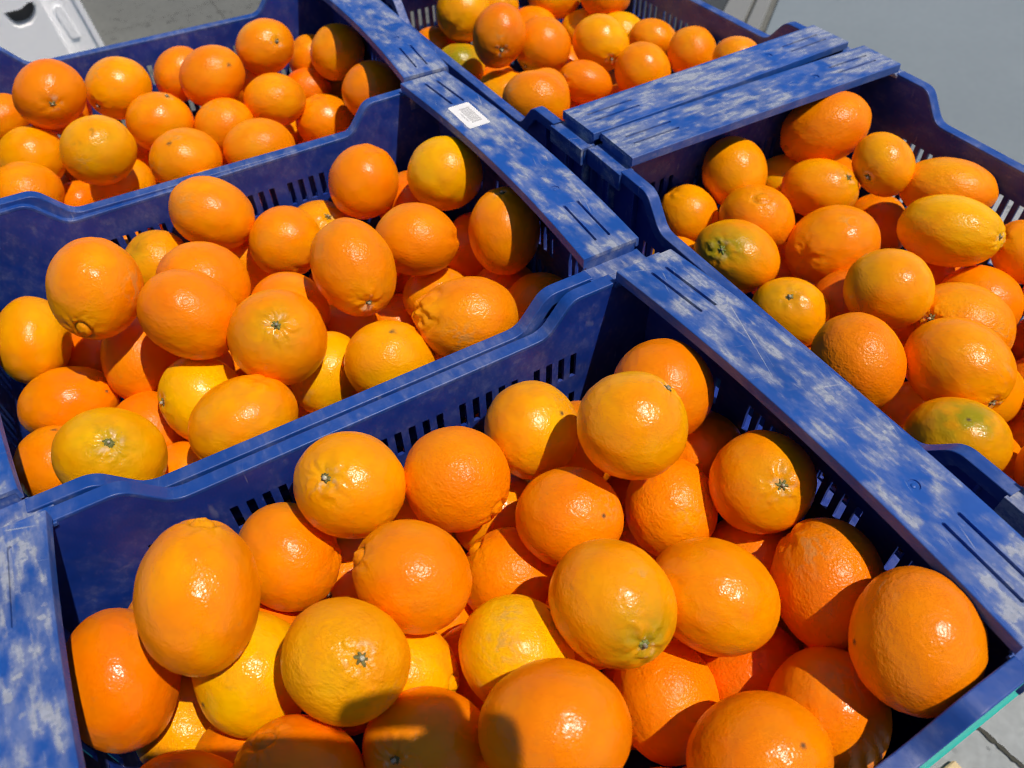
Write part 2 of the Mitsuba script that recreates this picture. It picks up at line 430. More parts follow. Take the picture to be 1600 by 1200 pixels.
ORANGES = [
('A',(0.1213,0.2686,-0.0138),(0.0359,0.0022,0.0020,0.0432,0.0020,0.0409),(0.4687,0.5788,0.6673),'navel',0.55,0,5,'large upright mid-orange with a creased top, near the left of the front crate'),
('A',(0.2332,0.3215,-0.0481),(0.0387,-0.0012,-0.0009,0.0393,0.0001,0.0390),(-0.4381,-0.2803,0.8541),'stem',0.4,0.1,5,'orange with a pale star-shaped stalk scar, leaning on the back wall of the front crate'),
('A',(0.3051,0.2998,-0.0679),(0.0396,-0.0003,-0.0002,0.0396,-0.0001,0.0394),(0.3718,-0.9136,-0.1650),'navel',0.6,0,5,'round deep orange on the back row, right of the pale-scarred one, front crate'),
('A',(0.1751,0.3208,-0.0948),(0.0360,-0.0006,-0.0004,0.0401,0.0012,0.0391),(0.9411,-0.3177,0.1154),'dimple',0.55,0.05,5,'orange with a wrinkled right end, tucked behind the large upright one in the front crate'),
('A',(0.2397,0.2326,-0.0465),(0.0364,-0.0017,-0.0010,0.0379,0.0002,0.0371),(-0.7016,0.5037,0.5040),'navel',0.52,0,5,'lemon-shaped glossy orange in the middle left of the front crate, below the back row'),
('A',(0.0540,0.2816,-0.0786),(0.0351,0.0004,0.0013,0.0432,0.0022,0.0404),(-0.9141,-0.1050,-0.3916),'plain',0.65,0,5,'deep orange pressed against the left rail of the front crate'),
('A',(0.1270,0.2441,-0.0842),(0.0360,-0.0006,-0.0001,0.0392,0.0008,0.0382),(-0.8919,-0.2833,0.3526),'spot',0.14,0,5,'yellow orange with a dark dot, under the large upright orange in the front crate'),
('A',(0.1818,0.1956,-0.0311),(0.0357,-0.0013,-0.0006,0.0366,0.0002,0.0363),(0.1972,-0.4953,0.8460),'stem',0.34,0.13,5,'mottled yellow-green orange facing the viewer with a white stalk scar, front crate'),
('A',(0.3146,0.2398,-0.1323),(0.0375,-0.0001,-0.0000,0.0374,-0.0000,0.0374),(-0.4317,0.7160,0.5486),'navel',0.56,0,5,'rough orange half shaded behind the greenish one, centre of the front crate'),
('A',(0.3624,0.2331,-0.0778),(0.0387,-0.0011,-0.0003,0.0380,-0.0005,0.0377),(0.2458,-0.6484,0.7205),'spot',0.52,0,5,'orange with a small brown puncture mark, centre of the front crate'),
('A',(0.3805,0.3150,-0.0752),(0.0379,0.0004,0.0001,0.0387,0.0004,0.0387),(0.4170,-0.4871,0.7674),'spot',0.24,0.06,5,'pale yellow-orange with faint scratches against the back wall of the front crate'),
('A',(0.4162,0.2402,-0.0137),(0.0382,-0.0003,-0.0002,0.0384,-0.0001,0.0381),(0.6941,-0.0674,0.7168),'stem',0.38,0,5,'large smooth light orange on top in the back right of the front crate'),
('A',(0.4414,0.2115,-0.1004),(0.0362,0.0013,0.0003,0.0369,0.0007,0.0372),(0.9922,0.0674,-0.1053),'plain',0.5,0,5,'glossy orange with a bright highlight below the large smooth one in the front crate'),
('A',(0.4917,0.1773,-0.0625),(0.0380,0.0006,0.0004,0.0371,0.0001,0.0381),(-0.2342,-0.5773,0.7822),'stem',0.42,0.18,5,'brown-blushed orange with a woody stalk under the right rail of the front crate'),
('A',(0.4783,0.2790,-0.0509),(0.0400,0.0003,0.0001,0.0401,0.0002,0.0403),(-0.2197,-0.5219,-0.8242),'plain',0.62,0,5,'shaded orange in the far right corner of the front crate'),
('A',(0.3370,0.1488,-0.0412),(0.0378,-0.0008,-0.0007,0.0406,0.0003,0.0389),(-0.1312,-0.9147,0.3823),'stem',0.36,0.38,5,'orange with a green patch around its stalk, centre of the front crate'),
('A',(0.4056,0.1291,-0.0678),(0.0390,-0.0026,-0.0013,0.0420,-0.0006,0.0391),(-0.5879,0.7250,-0.3589),'plain',0.44,0,5,'smooth oval orange lying right of the green-tipped one, front crate'),
('A',(0.4832,0.0993,-0.0782),(0.0396,0.0034,0.0003,0.0409,0.0022,0.0411),(-0.3038,0.8844,0.3543),'dimple',0.62,0,5,'orange crossed by a slanting rail shadow on the right side of the front crate'),
('A',(0.4728,0.0362,-0.0357),(0.0393,0.0023,0.0003,0.0391,0.0015,0.0396),(-0.8675,0.4959,0.0391),'spot',0.66,0.05,5,'very large orange in the near right corner of the front crate'),
('A',(0.4339,0.0403,-0.1052),(0.0390,0.0012,0.0002,0.0384,0.0006,0.0390),(0.9786,-0.2042,0.0248),'plain',0.66,0,5,'orange in half shadow below the very large corner one, front crate'),
('A',(0.3639,0.0377,-0.0764),(0.0414,-0.0008,0.0006,0.0380,-0.0005,0.0399),(0.2667,-0.2570,0.9289),'spot',0.56,0,5,'big orange cut by the bottom edge of the photo, right of centre'),
('A',(0.2657,0.1043,-0.0422),(0.0414,-0.0019,-0.0002,0.0386,-0.0007,0.0396),(0.9012,0.3178,-0.2946),'plain',0.6,0,5,'big round orange with a rounded shadow on it, bottom centre of the photo'),
('A',(0.3589,0.1059,-0.1316),(0.0363,0.0016,-0.0003,0.0406,0.0010,0.0385),(0.1690,0.9692,-0.1792),'plain',0.5,0,5,'rough-skinned orange below the green-tipped one, front crate'),
('A',(0.2779,0.1662,-0.0809),(0.0359,-0.0008,-0.0005,0.0380,0.0002,0.0369),(0.7918,0.1759,0.5849),'spot',0.06,0,5,'bright lemon-yellow orange half under the green-tipped one, front crate'),
('A',(0.2114,0.2022,-0.1016),(0.0339,-0.0020,-0.0009,0.0359,0.0003,0.0349),(0.7053,-0.6940,0.1442),'navel',0.13,0,5,'yellow orange peeping out behind the mottled one, front crate'),
('A',(0.2027,0.1421,-0.0720),(0.0362,-0.0024,-0.0007,0.0350,-0.0003,0.0353),(-0.5702,-0.2052,0.7954),'stem',0.7,0.1,5,'shaded orange with a dark stalk end at the bottom edge, left of centre'),
('A',(0.1326,0.1614,-0.0653),(0.0349,-0.0026,-0.0009,0.0359,0.0004,0.0357),(-0.1819,0.5263,0.8306),'navel',0.78,0,5,'shaded reddish orange with a ragged dark end at the bottom edge'),
('A',(0.4291,0.0962,-0.1549),(0.0409,-0.0007,0.0008,0.0368,-0.0007,0.0391),(0.3215,-0.8636,-0.3883),'plain',0.78,0,5,'deep orange in shadow under the smooth oval one, front crate'),
('A',(0.0667,0.2717,-0.1663),(0.0361,-0.0026,-0.0010,0.0385,0.0010,0.0382),(0.2784,0.4537,-0.8466),'plain',0.2,0.1,5,'yellowish orange low beside the left rail, under the yellow dotted one, front crate'),
('A',(0.2089,0.3182,-0.1612),(0.0390,-0.0014,-0.0008,0.0390,-0.0000,0.0389),(-0.5294,-0.4979,0.6869),'stem',0.55,0.1,4,'knobbly orange with a stalk wedged deep between others, front crate'),
('A',(0.2572,0.2557,-0.1712),(0.0367,-0.0012,-0.0005,0.0362,-0.0002,0.0362),(-0.5842,0.3848,-0.7146),'plain',0.62,0,4,'orange sliver under the lemon-shaped one, left of the bright yellow one, front crate'),
('A',(0.2628,0.1923,-0.1444),(0.0367,-0.0014,-0.0005,0.0357,-0.0004,0.0358),(-0.5977,0.8016,-0.0123),'plain',0.8,0,5,'dark orange sliver left of the bright lemon-yellow one, front crate'),
('A',(0.5020,0.2481,-0.1160),(0.0390,-0.0001,0.0002,0.0381,-0.0003,0.0385),(0.3227,-0.5907,-0.7395),'plain',0.7,0,5,'dark orange under the right rail, behind the large smooth one, front crate'),
('A',(0.4784,0.1541,-0.1316),(0.0401,-0.0000,0.0006,0.0378,-0.0004,0.0393),(-0.3711,0.6353,-0.6772),'plain',0.72,0,5,'dark orange between the woody-stalk one and the slanting-shadow one, front crate'),
('A',(0.0699,0.1825,-0.0868),(0.0358,-0.0035,-0.0011,0.0381,0.0012,0.0378),(0.2603,-0.5652,-0.7828),'plain',0.75,0,5,'orange cut by the bottom photo edge near the left rail, front crate'),
('A',(0.3405,0.3053,-0.1543),(0.0394,-0.0007,-0.0003,0.0388,-0.0003,0.0388),(-0.2088,0.7012,-0.6817),'plain',0.4,0,4,'orange peeping out under the round deep one on the back row, front crate'),
('A',(0.4306,0.3177,-0.1310),(0.0398,-0.0004,-0.0000,0.0393,-0.0003,0.0392),(-0.2517,0.2203,-0.9424),'plain',0.5,0,4,'orange glimpsed between the two back-row right oranges of the front crate'),
('A',(0.1005,0.2128,-0.1437),(0.0363,-0.0028,-0.0010,0.0379,0.0007,0.0376),(0.5722,0.5198,-0.6343),'plain',0.5,0,5,'shaded orange low in front of the corner by the left rail, bottom edge, front crate'),
('B',(0.2430,0.7200,-0.0594),(0.0398,-0.0018,-0.0027,0.0395,0.0000,0.0391),(0.2974,0.9503,-0.0916),'plain',0.52,0,4,'oval orange standing proud on the back row of the left middle crate'),
('B',(0.2987,0.6729,-0.0876),(0.0380,0.0003,0.0005,0.0369,-0.0004,0.0368),(0.1863,-0.8477,-0.4967),'dimple',0.46,0,4,'round smooth orange beside the oval one on the back row of the left middle crate'),
('B',(0.4044,0.7066,-0.0712),(0.0392,0.0010,0.0014,0.0391,-0.0000,0.0401),(0.4244,0.0408,0.9045),'dimple',0.55,0,4,'upright orange with a flattened top at the back of the left middle crate'),
('B',(0.4755,0.6470,-0.0522),(0.0407,-0.0004,0.0000,0.0396,-0.0005,0.0391),(0.7695,-0.3571,-0.5295),'plain',0.22,0,4,'golden orange half in rail shadow, far right corner of the left middle crate'),
('B',(0.4001,0.5606,-0.0541),(0.0395,-0.0017,-0.0013,0.0378,-0.0007,0.0362),(0.8051,-0.5786,0.1304),'dimple',0.48,0,4,'smooth orange lying sideways below the golden one, left middle crate'),
('B',(0.3243,0.5264,-0.0317),(0.0364,0.0003,-0.0009,0.0418,0.0022,0.0425),(-0.1161,-0.9710,-0.2092),'stem',0.5,0.12,5,'orange with its stalk pointing down and a small dent, centre of the left middle crate'),
('B',(0.4870,0.5413,-0.0664),(0.0372,0.0021,0.0009,0.0398,0.0016,0.0421),(0.0855,0.2188,0.9720),'stem',0.62,0,4,'upright deep orange with a dark top under the right rail of the left middle crate'),
('B',(0.4901,0.6142,-0.1358),(0.0379,0.0008,0.0005,0.0386,0.0005,0.0395),(0.3840,-0.5558,-0.7373),'plain',0.68,0,4,'shaded orange left of the upright deep one under the rail, left middle crate'),
('B',(0.1211,0.6046,-0.0209),(0.0385,0.0012,0.0019,0.0411,0.0010,0.0415),(-0.5037,-0.8261,-0.2526),'navel',0.5,0.1,5,'large orange with an oval navel plug at its lower end, left middle crate'),
('B',(0.1740,0.7281,-0.1009),(0.0344,0.0007,0.0011,0.0341,-0.0001,0.0341),(-0.4848,-0.0883,0.8701),'dimple',0.32,0.25,4,'small yellowish orange behind the navel one by the slotted wall, left middle crate'),
('B',(0.2053,0.6129,-0.0598),(0.0405,-0.0010,-0.0014,0.0404,-0.0000,0.0403),(0.1908,0.9768,-0.0976),'plain',0.5,0,5,'wide orange half covered by the scarred one, left middle crate'),
('B',(0.1820,0.5443,-0.0337),(0.0386,-0.0018,-0.0023,0.0398,0.0005,0.0401),(0.4682,-0.7380,-0.4859),'crease',0.54,0.05,5,'large orange with scar lines across its skin, left middle crate'),
('B',(0.2382,0.4874,-0.0419),(0.0402,-0.0001,-0.0002,0.0406,0.0001,0.0406),(-0.0214,-0.5633,0.8260),'stem',0.5,0.2,5,'orange with a star stalk and pale ribs facing the viewer, left middle crate'),
('B',(0.2637,0.5611,-0.0824),(0.0370,-0.0003,-0.0003,0.0371,0.0000,0.0370),(0.5251,0.8510,0.0092),'plain',0.5,0,4,'orange showing as a crescent behind the star-stalked one, left middle crate'),
('B',(0.3897,0.4381,-0.0571),(0.0444,-0.0020,-0.0004,0.0401,-0.0018,0.0390),(-0.8125,0.2362,0.5330),'knob',0.4,0,5,'pear-shaped orange with a bumpy knob at its left end, left middle crate'),
('B',(0.3163,0.4458,-0.0779),(0.0394,-0.0011,-0.0008,0.0383,-0.0005,0.0377),(0.1631,-0.0793,0.9834),'spot',0.34,0,4,'light orange with one black dot near the near rim of the left middle crate'),
('B',(0.2697,0.4915,-0.1085),(0.0351,0.0019,0.0017,0.0367,0.0007,0.0373),(-0.3328,0.8513,-0.4057),'plain',0.06,0,4,'bright yellow orange between the star-stalked and black-dotted ones, left middle crate'),
('B',(0.4087,0.5465,-0.1205),(0.0350,-0.0013,-0.0006,0.0330,-0.0009,0.0321),(0.7178,0.6887,0.1028),'plain',0.45,0,4,'small orange behind the pear-shaped one, left middle crate'),
('B',(0.3732,0.5798,-0.1681),(0.0410,-0.0027,-0.0016,0.0368,-0.0016,0.0353),(0.9813,-0.1725,-0.0859),'plain',0.6,0,4,'orange glimpsed under the one whose stalk points down, left middle crate'),
('B',(0.3109,0.5561,-0.1377),(0.0392,-0.0003,-0.0002,0.0383,-0.0003,0.0381),(0.4242,0.9055,-0.0111),'plain',0.75,0,4,'dark red orange right of the star-stalked one, low down, left middle crate'),
('B',(0.4920,0.4785,-0.1208),(0.0361,-0.0010,-0.0004,0.0352,-0.0006,0.0344),(-0.6434,0.3039,-0.7027),'plain',0.6,0,4,'orange in the near right corner of the left middle crate'),
('B',(0.4874,0.5419,-0.1520),(0.0389,-0.0006,-0.0003,0.0382,-0.0004,0.0377),(-0.1557,-0.2185,-0.9633),'plain',0.7,0,4,'dark orange low behind the near right corner one, left middle crate'),
('B',(0.0429,0.6804,-0.1065),(0.0341,0.0017,0.0031,0.0393,0.0022,0.0395),(-0.5775,0.5400,0.6122),'plain',0.28,0,4,'golden orange against the left rail of the left middle crate'),
('B',(0.0533,0.6073,-0.1338),(0.0423,-0.0004,-0.0013,0.0377,-0.0016,0.0376),(0.8346,-0.4082,0.3700),'spot',0.66,0,5,'flattish deep orange low on the left of the left middle crate'),
('B',(0.1256,0.6092,-0.1144),(0.0352,0.0010,0.0016,0.0402,0.0019,0.0407),(-0.9952,0.0739,-0.0645),'plain',0.68,0,4,'deep orange partly shaded by the scarred one, left middle crate'),
('B',(0.0868,0.4606,-0.0709),(0.0394,-0.0014,-0.0014,0.0394,0.0001,0.0399),(0.1951,-0.4777,0.8566),'stem',0.28,0.27,5,'squat mottled green-gold orange with a green star stalk at the near rim, left middle crate'),
('B',(0.0322,0.5358,-0.1318),(0.0334,-0.0002,0.0001,0.0351,0.0006,0.0351),(0.3562,0.2747,0.8931),'spot',0.6,0,4,'orange in the near left corner of the left middle crate, beside the squat mottled one'),
('B',(0.1634,0.5155,-0.1031),(0.0358,-0.0006,-0.0006,0.0393,0.0012,0.0394),(-0.8863,-0.1096,0.4500),'stem',0.16,0,4,'yellow orange with a corky stalk end on its left, left middle crate'),
('B',(0.1859,0.4383,-0.0696),(0.0435,0.0006,0.0006,0.0382,-0.0016,0.0383),(0.5317,0.2627,0.8051),'dimple',0.4,0,5,'large smooth orange by the near rim of the left middle crate'),
('B',(0.1103,0.5436,-0.1472),(0.0382,0.0000,0.0002,0.0395,0.0004,0.0395),(-0.8297,0.4214,-0.3660),'plain',0.6,0,4,'orange under the yellow corky-stalked one, left middle crate'),
('B',(0.1257,0.4711,-0.1505),(0.0367,-0.0002,-0.0001,0.0384,0.0006,0.0383),(-0.0250,0.9967,-0.0774),'plain',0.5,0,4,'small bit of orange by the near rim, right of the squat mottled one'),
('B',(0.2541,0.4943,-0.1736),(0.0335,-0.0002,-0.0002,0.0335,-0.0000,0.0335),(-0.0635,-0.2360,0.9697),'spot',0.52,0,4,'orange top just showing over the near rim, left middle crate'),
('B',(0.0796,0.6986,-0.1674),(0.0378,0.0008,0.0012,0.0393,0.0006,0.0392),(0.2400,0.9678,-0.0755),'plain',0.8,0,4,'dark orange low between the golden and scarred ones, left middle crate'),
('B',(0.3463,0.7217,-0.1272),(0.0392,-0.0000,0.0003,0.0377,-0.0005,0.0374),(0.2448,-0.4734,0.8461),'stem',0.3,0.1,4,'yellowish orange with a stalk peeping behind two others near the slots, left middle crate'),
('B',(0.2680,0.7232,-0.1294),(0.0385,0.0003,0.0005,0.0374,-0.0004,0.0373),(0.1197,0.4635,-0.8780),'plain',0.4,0,4,'sliver of orange under the proud oval one, left middle crate'),
('B',(0.4585,0.7149,-0.1231),(0.0399,-0.0005,-0.0000,0.0384,-0.0006,0.0378),(0.9975,-0.0686,0.0193),'plain',0.7,0,4,'dark orange between the upright and golden ones by the back wall, left middle crate'),
('C',(0.1405,1.0429,-0.0407),(0.0413,0.0010,0.0023,0.0399,-0.0003,0.0390),(0.0005,-0.9930,0.1181),'stem',0.62,0.05,4,'deep orange with a puckered stalk at the left end of the back left crate'),
('C',(0.2186,1.0835,-0.0711),(0.0413,0.0004,0.0012,0.0393,-0.0006,0.0382),(-0.8207,-0.5560,-0.1318),'stem',0.3,0.05,4,'yellowish orange with a dark stalk hollow on the back row of the back left crate'),
('C',(0.3009,1.1099,-0.0847),(0.0358,0.0010,0.0025,0.0347,-0.0004,0.0347),(0.5693,0.4347,0.6977),'plain',0.46,0,4,'orange half hidden behind a round deep one, back row of the back left crate'),
('C',(0.3327,1.0460,-0.0706),(0.0428,0.0004,0.0017,0.0399,-0.0010,0.0388),(0.4408,-0.7153,0.5423),'spot',0.6,0,4,'round deep orange standing out on the back row of the back left crate'),
('C',(0.4164,1.0771,-0.0627),(0.0400,0.0001,0.0014,0.0373,-0.0010,0.0362),(0.2626,-0.8656,0.4264),'stem',0.52,0.05,4,'highest orange at the back of the back left crate, stalk to the right'),
('C',(0.4840,1.1095,-0.1074),(0.0329,0.0004,0.0014,0.0319,-0.0005,0.0320),(0.9491,0.1732,-0.2630),'plain',0.5,0,4,'small strip of orange between two round ones at the back of the back left crate'),
('C',(0.5059,1.0398,-0.0789),(0.0388,0.0004,0.0014,0.0376,-0.0006,0.0377),(-0.4572,0.8369,0.3009),'plain',0.46,0,4,'orange split by a sharp rail shadow at the far right of the back left crate'),
('C',(0.5032,0.9141,-0.0813),(0.0394,0.0000,0.0007,0.0380,-0.0006,0.0376),(-0.3343,0.1243,-0.9342),'plain',0.65,0,4,'deep orange mostly shaded under the right rail of the back left crate'),
('C',(0.3926,0.9897,-0.0963),(0.0400,-0.0010,-0.0006,0.0367,-0.0011,0.0346),(-0.2679,0.8654,-0.4234),'plain',0.46,0.25,4,'orange with a greenish underside on the right of the back left crate'),
('C',(0.4557,1.0586,-0.1290),(0.0343,-0.0003,0.0005,0.0318,-0.0009,0.0306),(-0.5714,0.7190,-0.3957),'plain',0.66,0,4,'small reddish orange below the shadow-split one, back left crate'),
('C',(0.5021,1.1078,-0.1706),(0.0350,-0.0004,0.0004,0.0325,-0.0009,0.0312),(0.5219,0.8528,0.0182),'plain',0.16,0,4,'yellow orange wedged beside the right rail, back left crate'),
('C',(0.4500,0.9789,-0.1400),(0.0396,-0.0006,-0.0006,0.0385,-0.0004,0.0376),(-0.1256,0.1048,0.9865),'dimple',0.45,0.05,4,'orange with a dented top at the near right rim of the back left crate'),
('C',(0.2469,1.0122,-0.0954),(0.0408,-0.0003,-0.0004,0.0389,-0.0006,0.0378),(0.4858,-0.0135,0.8740),'stem',0.52,0,4,'orange with a dark stalk mark on top, middle of the back left crate'),
('C',(0.3191,0.9835,-0.1091),(0.0388,0.0002,0.0008,0.0367,-0.0007,0.0358),(-0.6215,0.4211,-0.6607),'plain',0.44,0,4,'plain glossy orange in the middle of the back left crate, left of the rough ones'),
('C',(0.3356,0.8782,-0.0943),(0.0429,-0.0008,-0.0002,0.0385,-0.0015,0.0365),(-0.3557,0.8563,-0.3744),'plain',0.42,0,4,'rough-textured orange against the near rim of the back left crate'),
('C',(0.4013,1.0483,-0.1769),(0.0324,-0.0001,0.0005,0.0302,-0.0008,0.0294),(-0.5310,0.6960,-0.4834),'plain',0.42,0,4,'small orange peeping over the rough-textured one, back left crate'),
('C',(0.1664,0.9181,-0.0616),(0.0410,0.0004,0.0008,0.0394,-0.0005,0.0386),(0.1718,-0.8116,0.5584),'crease',0.22,0.12,4,'yellow orange with a split line running from its stalk, back left crate'),
('C',(0.0901,1.0208,-0.1002),(0.0401,0.0010,0.0019,0.0390,-0.0003,0.0382),(0.1385,0.9873,0.0780),'plain',0.4,0.08,4,'yellowish orange at the left of the back left crate, beside the split one'),
('C',(0.0727,1.1168,-0.0884),(0.0334,0.0013,0.0027,0.0323,-0.0001,0.0313),(-0.6926,0.5242,0.4954),'plain',0.6,0,4,'orange cut by the left photo edge, back left crate'),
('C',(0.2507,0.8927,-0.0897),(0.0414,-0.0001,0.0002,0.0388,-0.0009,0.0376),(-0.2976,-0.3531,0.8870),'spot',0.42,0.05,4,'oval orange with bright highlight at the near rim of the back left crate'),
('C',(0.1730,0.9691,-0.1411),(0.0398,0.0006,0.0010,0.0380,-0.0006,0.0372),(-0.8951,0.4262,0.1308),'plain',0.42,0,4,'orange low at the near rim, below the split one, back left crate'),
('C',(0.0743,0.9147,-0.0886),(0.0407,0.0007,0.0011,0.0390,-0.0005,0.0380),(-0.8561,0.4815,0.1876),'plain',0.54,0,4,'rough orange over the near left corner of the back left crate'),
('C',(0.1136,1.0263,-0.1774),(0.0297,0.0008,0.0014,0.0289,-0.0002,0.0285),(0.6104,-0.1741,-0.7727),'plain',0.64,0,4,'small orange top by the dip of the near rim, back left crate'),
('C',(0.3924,1.1058,-0.1244),(0.0396,-0.0001,0.0009,0.0365,-0.0011,0.0351),(-0.2625,0.9208,-0.2884),'plain',0.5,0,4,'sliver of orange right of the round deep one, back left crate'),
('D',(0.7030,1.0326,-0.0673),(0.0405,-0.0000,0.0004,0.0400,-0.0003,0.0398),(-0.7939,-0.5739,-0.2008),'dimple',0.27,0.05,4,'golden orange at the far left of the back centre crate'),
('D',(0.6956,0.9132,-0.0551),(0.0382,0.0013,0.0017,0.0383,-0.0001,0.0408),(-0.3977,-0.9151,-0.0668),'stem',0.62,0,4,'ribbed deep orange with its stalk facing forward, left of the back centre crate'),
('D',(0.6688,1.0715,-0.1266),(0.0368,-0.0011,-0.0001,0.0346,-0.0009,0.0325),(0.5924,0.3190,0.7398),'plain',0.58,0,4,'small orange beside the left rim of the back centre crate'),
('D',(0.6764,1.0042,-0.1293),(0.0380,-0.0013,-0.0004,0.0358,-0.0010,0.0335),(-0.2735,-0.5199,0.8093),'plain',0.12,1.0,4,'lime-green orange by the left rim of the back centre crate'),
('D',(0.6890,0.8980,-0.1342),(0.0403,-0.0014,-0.0006,0.0387,-0.0009,0.0364),(0.3920,-0.0303,-0.9195),'plain',0.26,0,4,'yellow orange low in the near left corner of the back centre crate'),
('D',(0.7651,0.9116,-0.0866),(0.0399,-0.0001,-0.0002,0.0402,0.0002,0.0401),(-0.8784,-0.2288,-0.4196),'stem',0.5,0.45,4,'orange with a green tinge at its lower left, middle of the back centre crate'),
('D',(0.8876,1.0719,-0.0950),(0.0415,-0.0023,-0.0010,0.0399,-0.0009,0.0354),(0.3475,0.9183,0.1896),'plain',0.42,0,4,'orange cut by the top photo edge, middle of the back centre crate'),
('D',(0.9119,1.0196,-0.1369),(0.0371,-0.0016,-0.0009,0.0364,-0.0005,0.0333),(-0.5664,0.8186,0.0952),'plain',0.12,0,4,'yellow orange half hidden in the middle of the back centre crate'),
('D',(0.8413,0.8762,-0.0866),(0.0395,-0.0009,-0.0014,0.0403,0.0005,0.0382),(-0.2123,-0.9551,-0.2067),'stem',0.2,0.05,4,'golden orange with a dark stalk end, middle of the back centre crate'),
('D',(0.9294,0.9910,-0.0780),(0.0377,-0.0025,-0.0012,0.0366,-0.0008,0.0316),(0.8592,0.2751,-0.4315),'plain',0.56,0,4,'orange cut by the top photo edge, right of the middle in the back centre crate'),
('D',(0.6570,0.7545,-0.0691),(0.0413,-0.0019,-0.0013,0.0404,-0.0006,0.0373),(0.6364,0.6359,0.4366),'plain',0.52,0,4,'orange above the near left corner of the back centre crate'),
('D',(0.7799,0.8247,-0.1075),(0.0346,-0.0028,-0.0024,0.0346,-0.0002,0.0296),(-0.9537,0.0565,0.2954),'stem',0.56,0.05,4,'small orange with stalk on its left, behind the near rail of the back centre crate'),
('D',(0.8611,0.8016,-0.1041),(0.0386,-0.0002,-0.0009,0.0396,0.0007,0.0389),(0.5255,0.7699,0.3619),'plain',0.4,0,4,'plain orange behind the middle of the near rail, back centre crate'),
('D',(0.9314,0.8702,-0.1015),(0.0337,-0.0023,-0.0018,0.0341,-0.0001,0.0294),(0.0801,0.7017,-0.7080),'plain',0.46,0,4,'orange on the far right of the middle row in the back centre crate'),
('D',(0.9352,0.7866,-0.0907),(0.0344,-0.0001,-0.0008,0.0353,0.0007,0.0348),(0.4318,0.7141,0.5510),'plain',0.52,0,4,'orange second from the right along the near rail of the back centre crate'),
('D',(0.9412,0.7065,-0.0702),(0.0311,-0.0013,-0.0012,0.0321,0.0001,0.0288),(0.9952,0.0771,0.0600),'plain',0.42,0,4,'rightmost orange of the back centre crate, low behind its rail'),
('D',(0.9205,0.9341,-0.1162),(0.0383,-0.0018,-0.0012,0.0380,-0.0004,0.0343),(0.1343,0.6952,-0.7062),'plain',0.25,0,4,'sliver of orange right of the golden dark-stalked one, back centre crate'),
('D',(0.8273,1.0402,-0.1237),(0.0400,-0.0017,-0.0008,0.0385,-0.0008,0.0354),(-0.4825,0.3607,-0.7982),'plain',0.5,0,4,'sliver of orange behind the green-tinged one, back centre crate'),
('D',(0.7827,0.8470,-0.1704),(0.0380,-0.0015,-0.0008,0.0373,-0.0006,0.0348),(0.5837,-0.3693,-0.7231),'plain',0.5,0,4,'bit of orange above the near rail by the small stalked one, back centre crate'),
('E',(0.8871,0.5027,-0.0572),(0.0462,-0.0022,0.0018,0.0430,-0.0039,0.0418),(-0.8441,0.1642,-0.5104),'navel',0.52,0,5,'large oval orange highest at the far end of the right crate'),
('E',(0.7676,0.5137,-0.0797),(0.0362,0.0008,-0.0007,0.0380,0.0016,0.0384),(-0.0230,0.8270,-0.5617),'plain',0.5,0.03,4,'round orange at the far left of the right crate'),
('E',(0.8951,0.4230,-0.0644),(0.0313,0.0005,-0.0015,0.0343,0.0024,0.0325),(-0.9795,-0.1757,-0.0985),'stem',0.34,0.2,4,'yellow-orange with a blackened stalk end, far right of the right crate'),
('E',(0.8605,0.5132,-0.1279),(0.0358,-0.0006,-0.0010,0.0373,0.0004,0.0352),(0.6101,0.7921,-0.0208),'plain',0.1,0,4,'bright yellow orange deep behind the others at the far end of the right crate'),
('E',(0.8407,0.4521,-0.0921),(0.0371,-0.0028,-0.0017,0.0395,-0.0009,0.0333),(0.2299,-0.6037,0.7633),'stem',0.36,0.2,4,'orange with a dry stalk scar pointing right, far half of the right crate'),
('E',(0.7436,0.4473,-0.0906),(0.0365,-0.0018,-0.0018,0.0390,0.0001,0.0347),(-0.2472,-0.2176,0.9442),'navel',0.5,0,4,'orange with a flower-like navel scar on top, left side of the right crate'),
('E',(0.7095,0.5148,-0.1149),(0.0326,-0.0000,-0.0009,0.0343,0.0008,0.0334),(-0.3393,0.4947,0.8001),'dimple',0.45,0.04,4,'orange in the far left corner of the right crate, against the rim'),
('E',(0.6811,0.4092,-0.0904),(0.0388,-0.0024,-0.0024,0.0422,0.0002,0.0368),(-0.7629,-0.1774,0.6218),'stem',0.42,0.65,4,'mottled green orange with creases round its stalk, by the left rim of the right crate'),
('E',(0.7855,0.3778,-0.1006),(0.0455,-0.0012,0.0008,0.0435,-0.0019,0.0435),(-0.9925,-0.0820,0.0907),'dimple',0.52,0,5,'large orange with a deep folded dimple on its left, middle of the right crate'),
('E',(0.9418,0.4307,-0.1673),(0.0366,0.0002,-0.0009,0.0385,0.0012,0.0372),(-0.1646,0.8952,-0.4141),'plain',0.5,0,4,'half shaded orange behind the yellow oval one, right crate'),
('E',(0.9369,0.3681,-0.0800),(0.0413,-0.0047,-0.0020,0.0460,-0.0028,0.0349),(0.9992,-0.0386,0.0054),'plain',0.52,0,5,'wide smooth orange by the slotted wall of the right crate'),
('E',(0.8770,0.3165,-0.0788),(0.0422,-0.0040,-0.0022,0.0472,-0.0021,0.0372),(0.2327,-0.9010,0.3661),'stem',0.2,0.1,5,'yellow oval orange with a pale stalk at its right tip, right crate'),
('E',(0.9452,0.2698,-0.1030),(0.0299,0.0009,-0.0006,0.0315,0.0018,0.0307),(-0.6777,0.6179,0.3986),'dimple',0.45,0.05,4,'orange cut by the right photo edge next to the yellow oval one'),
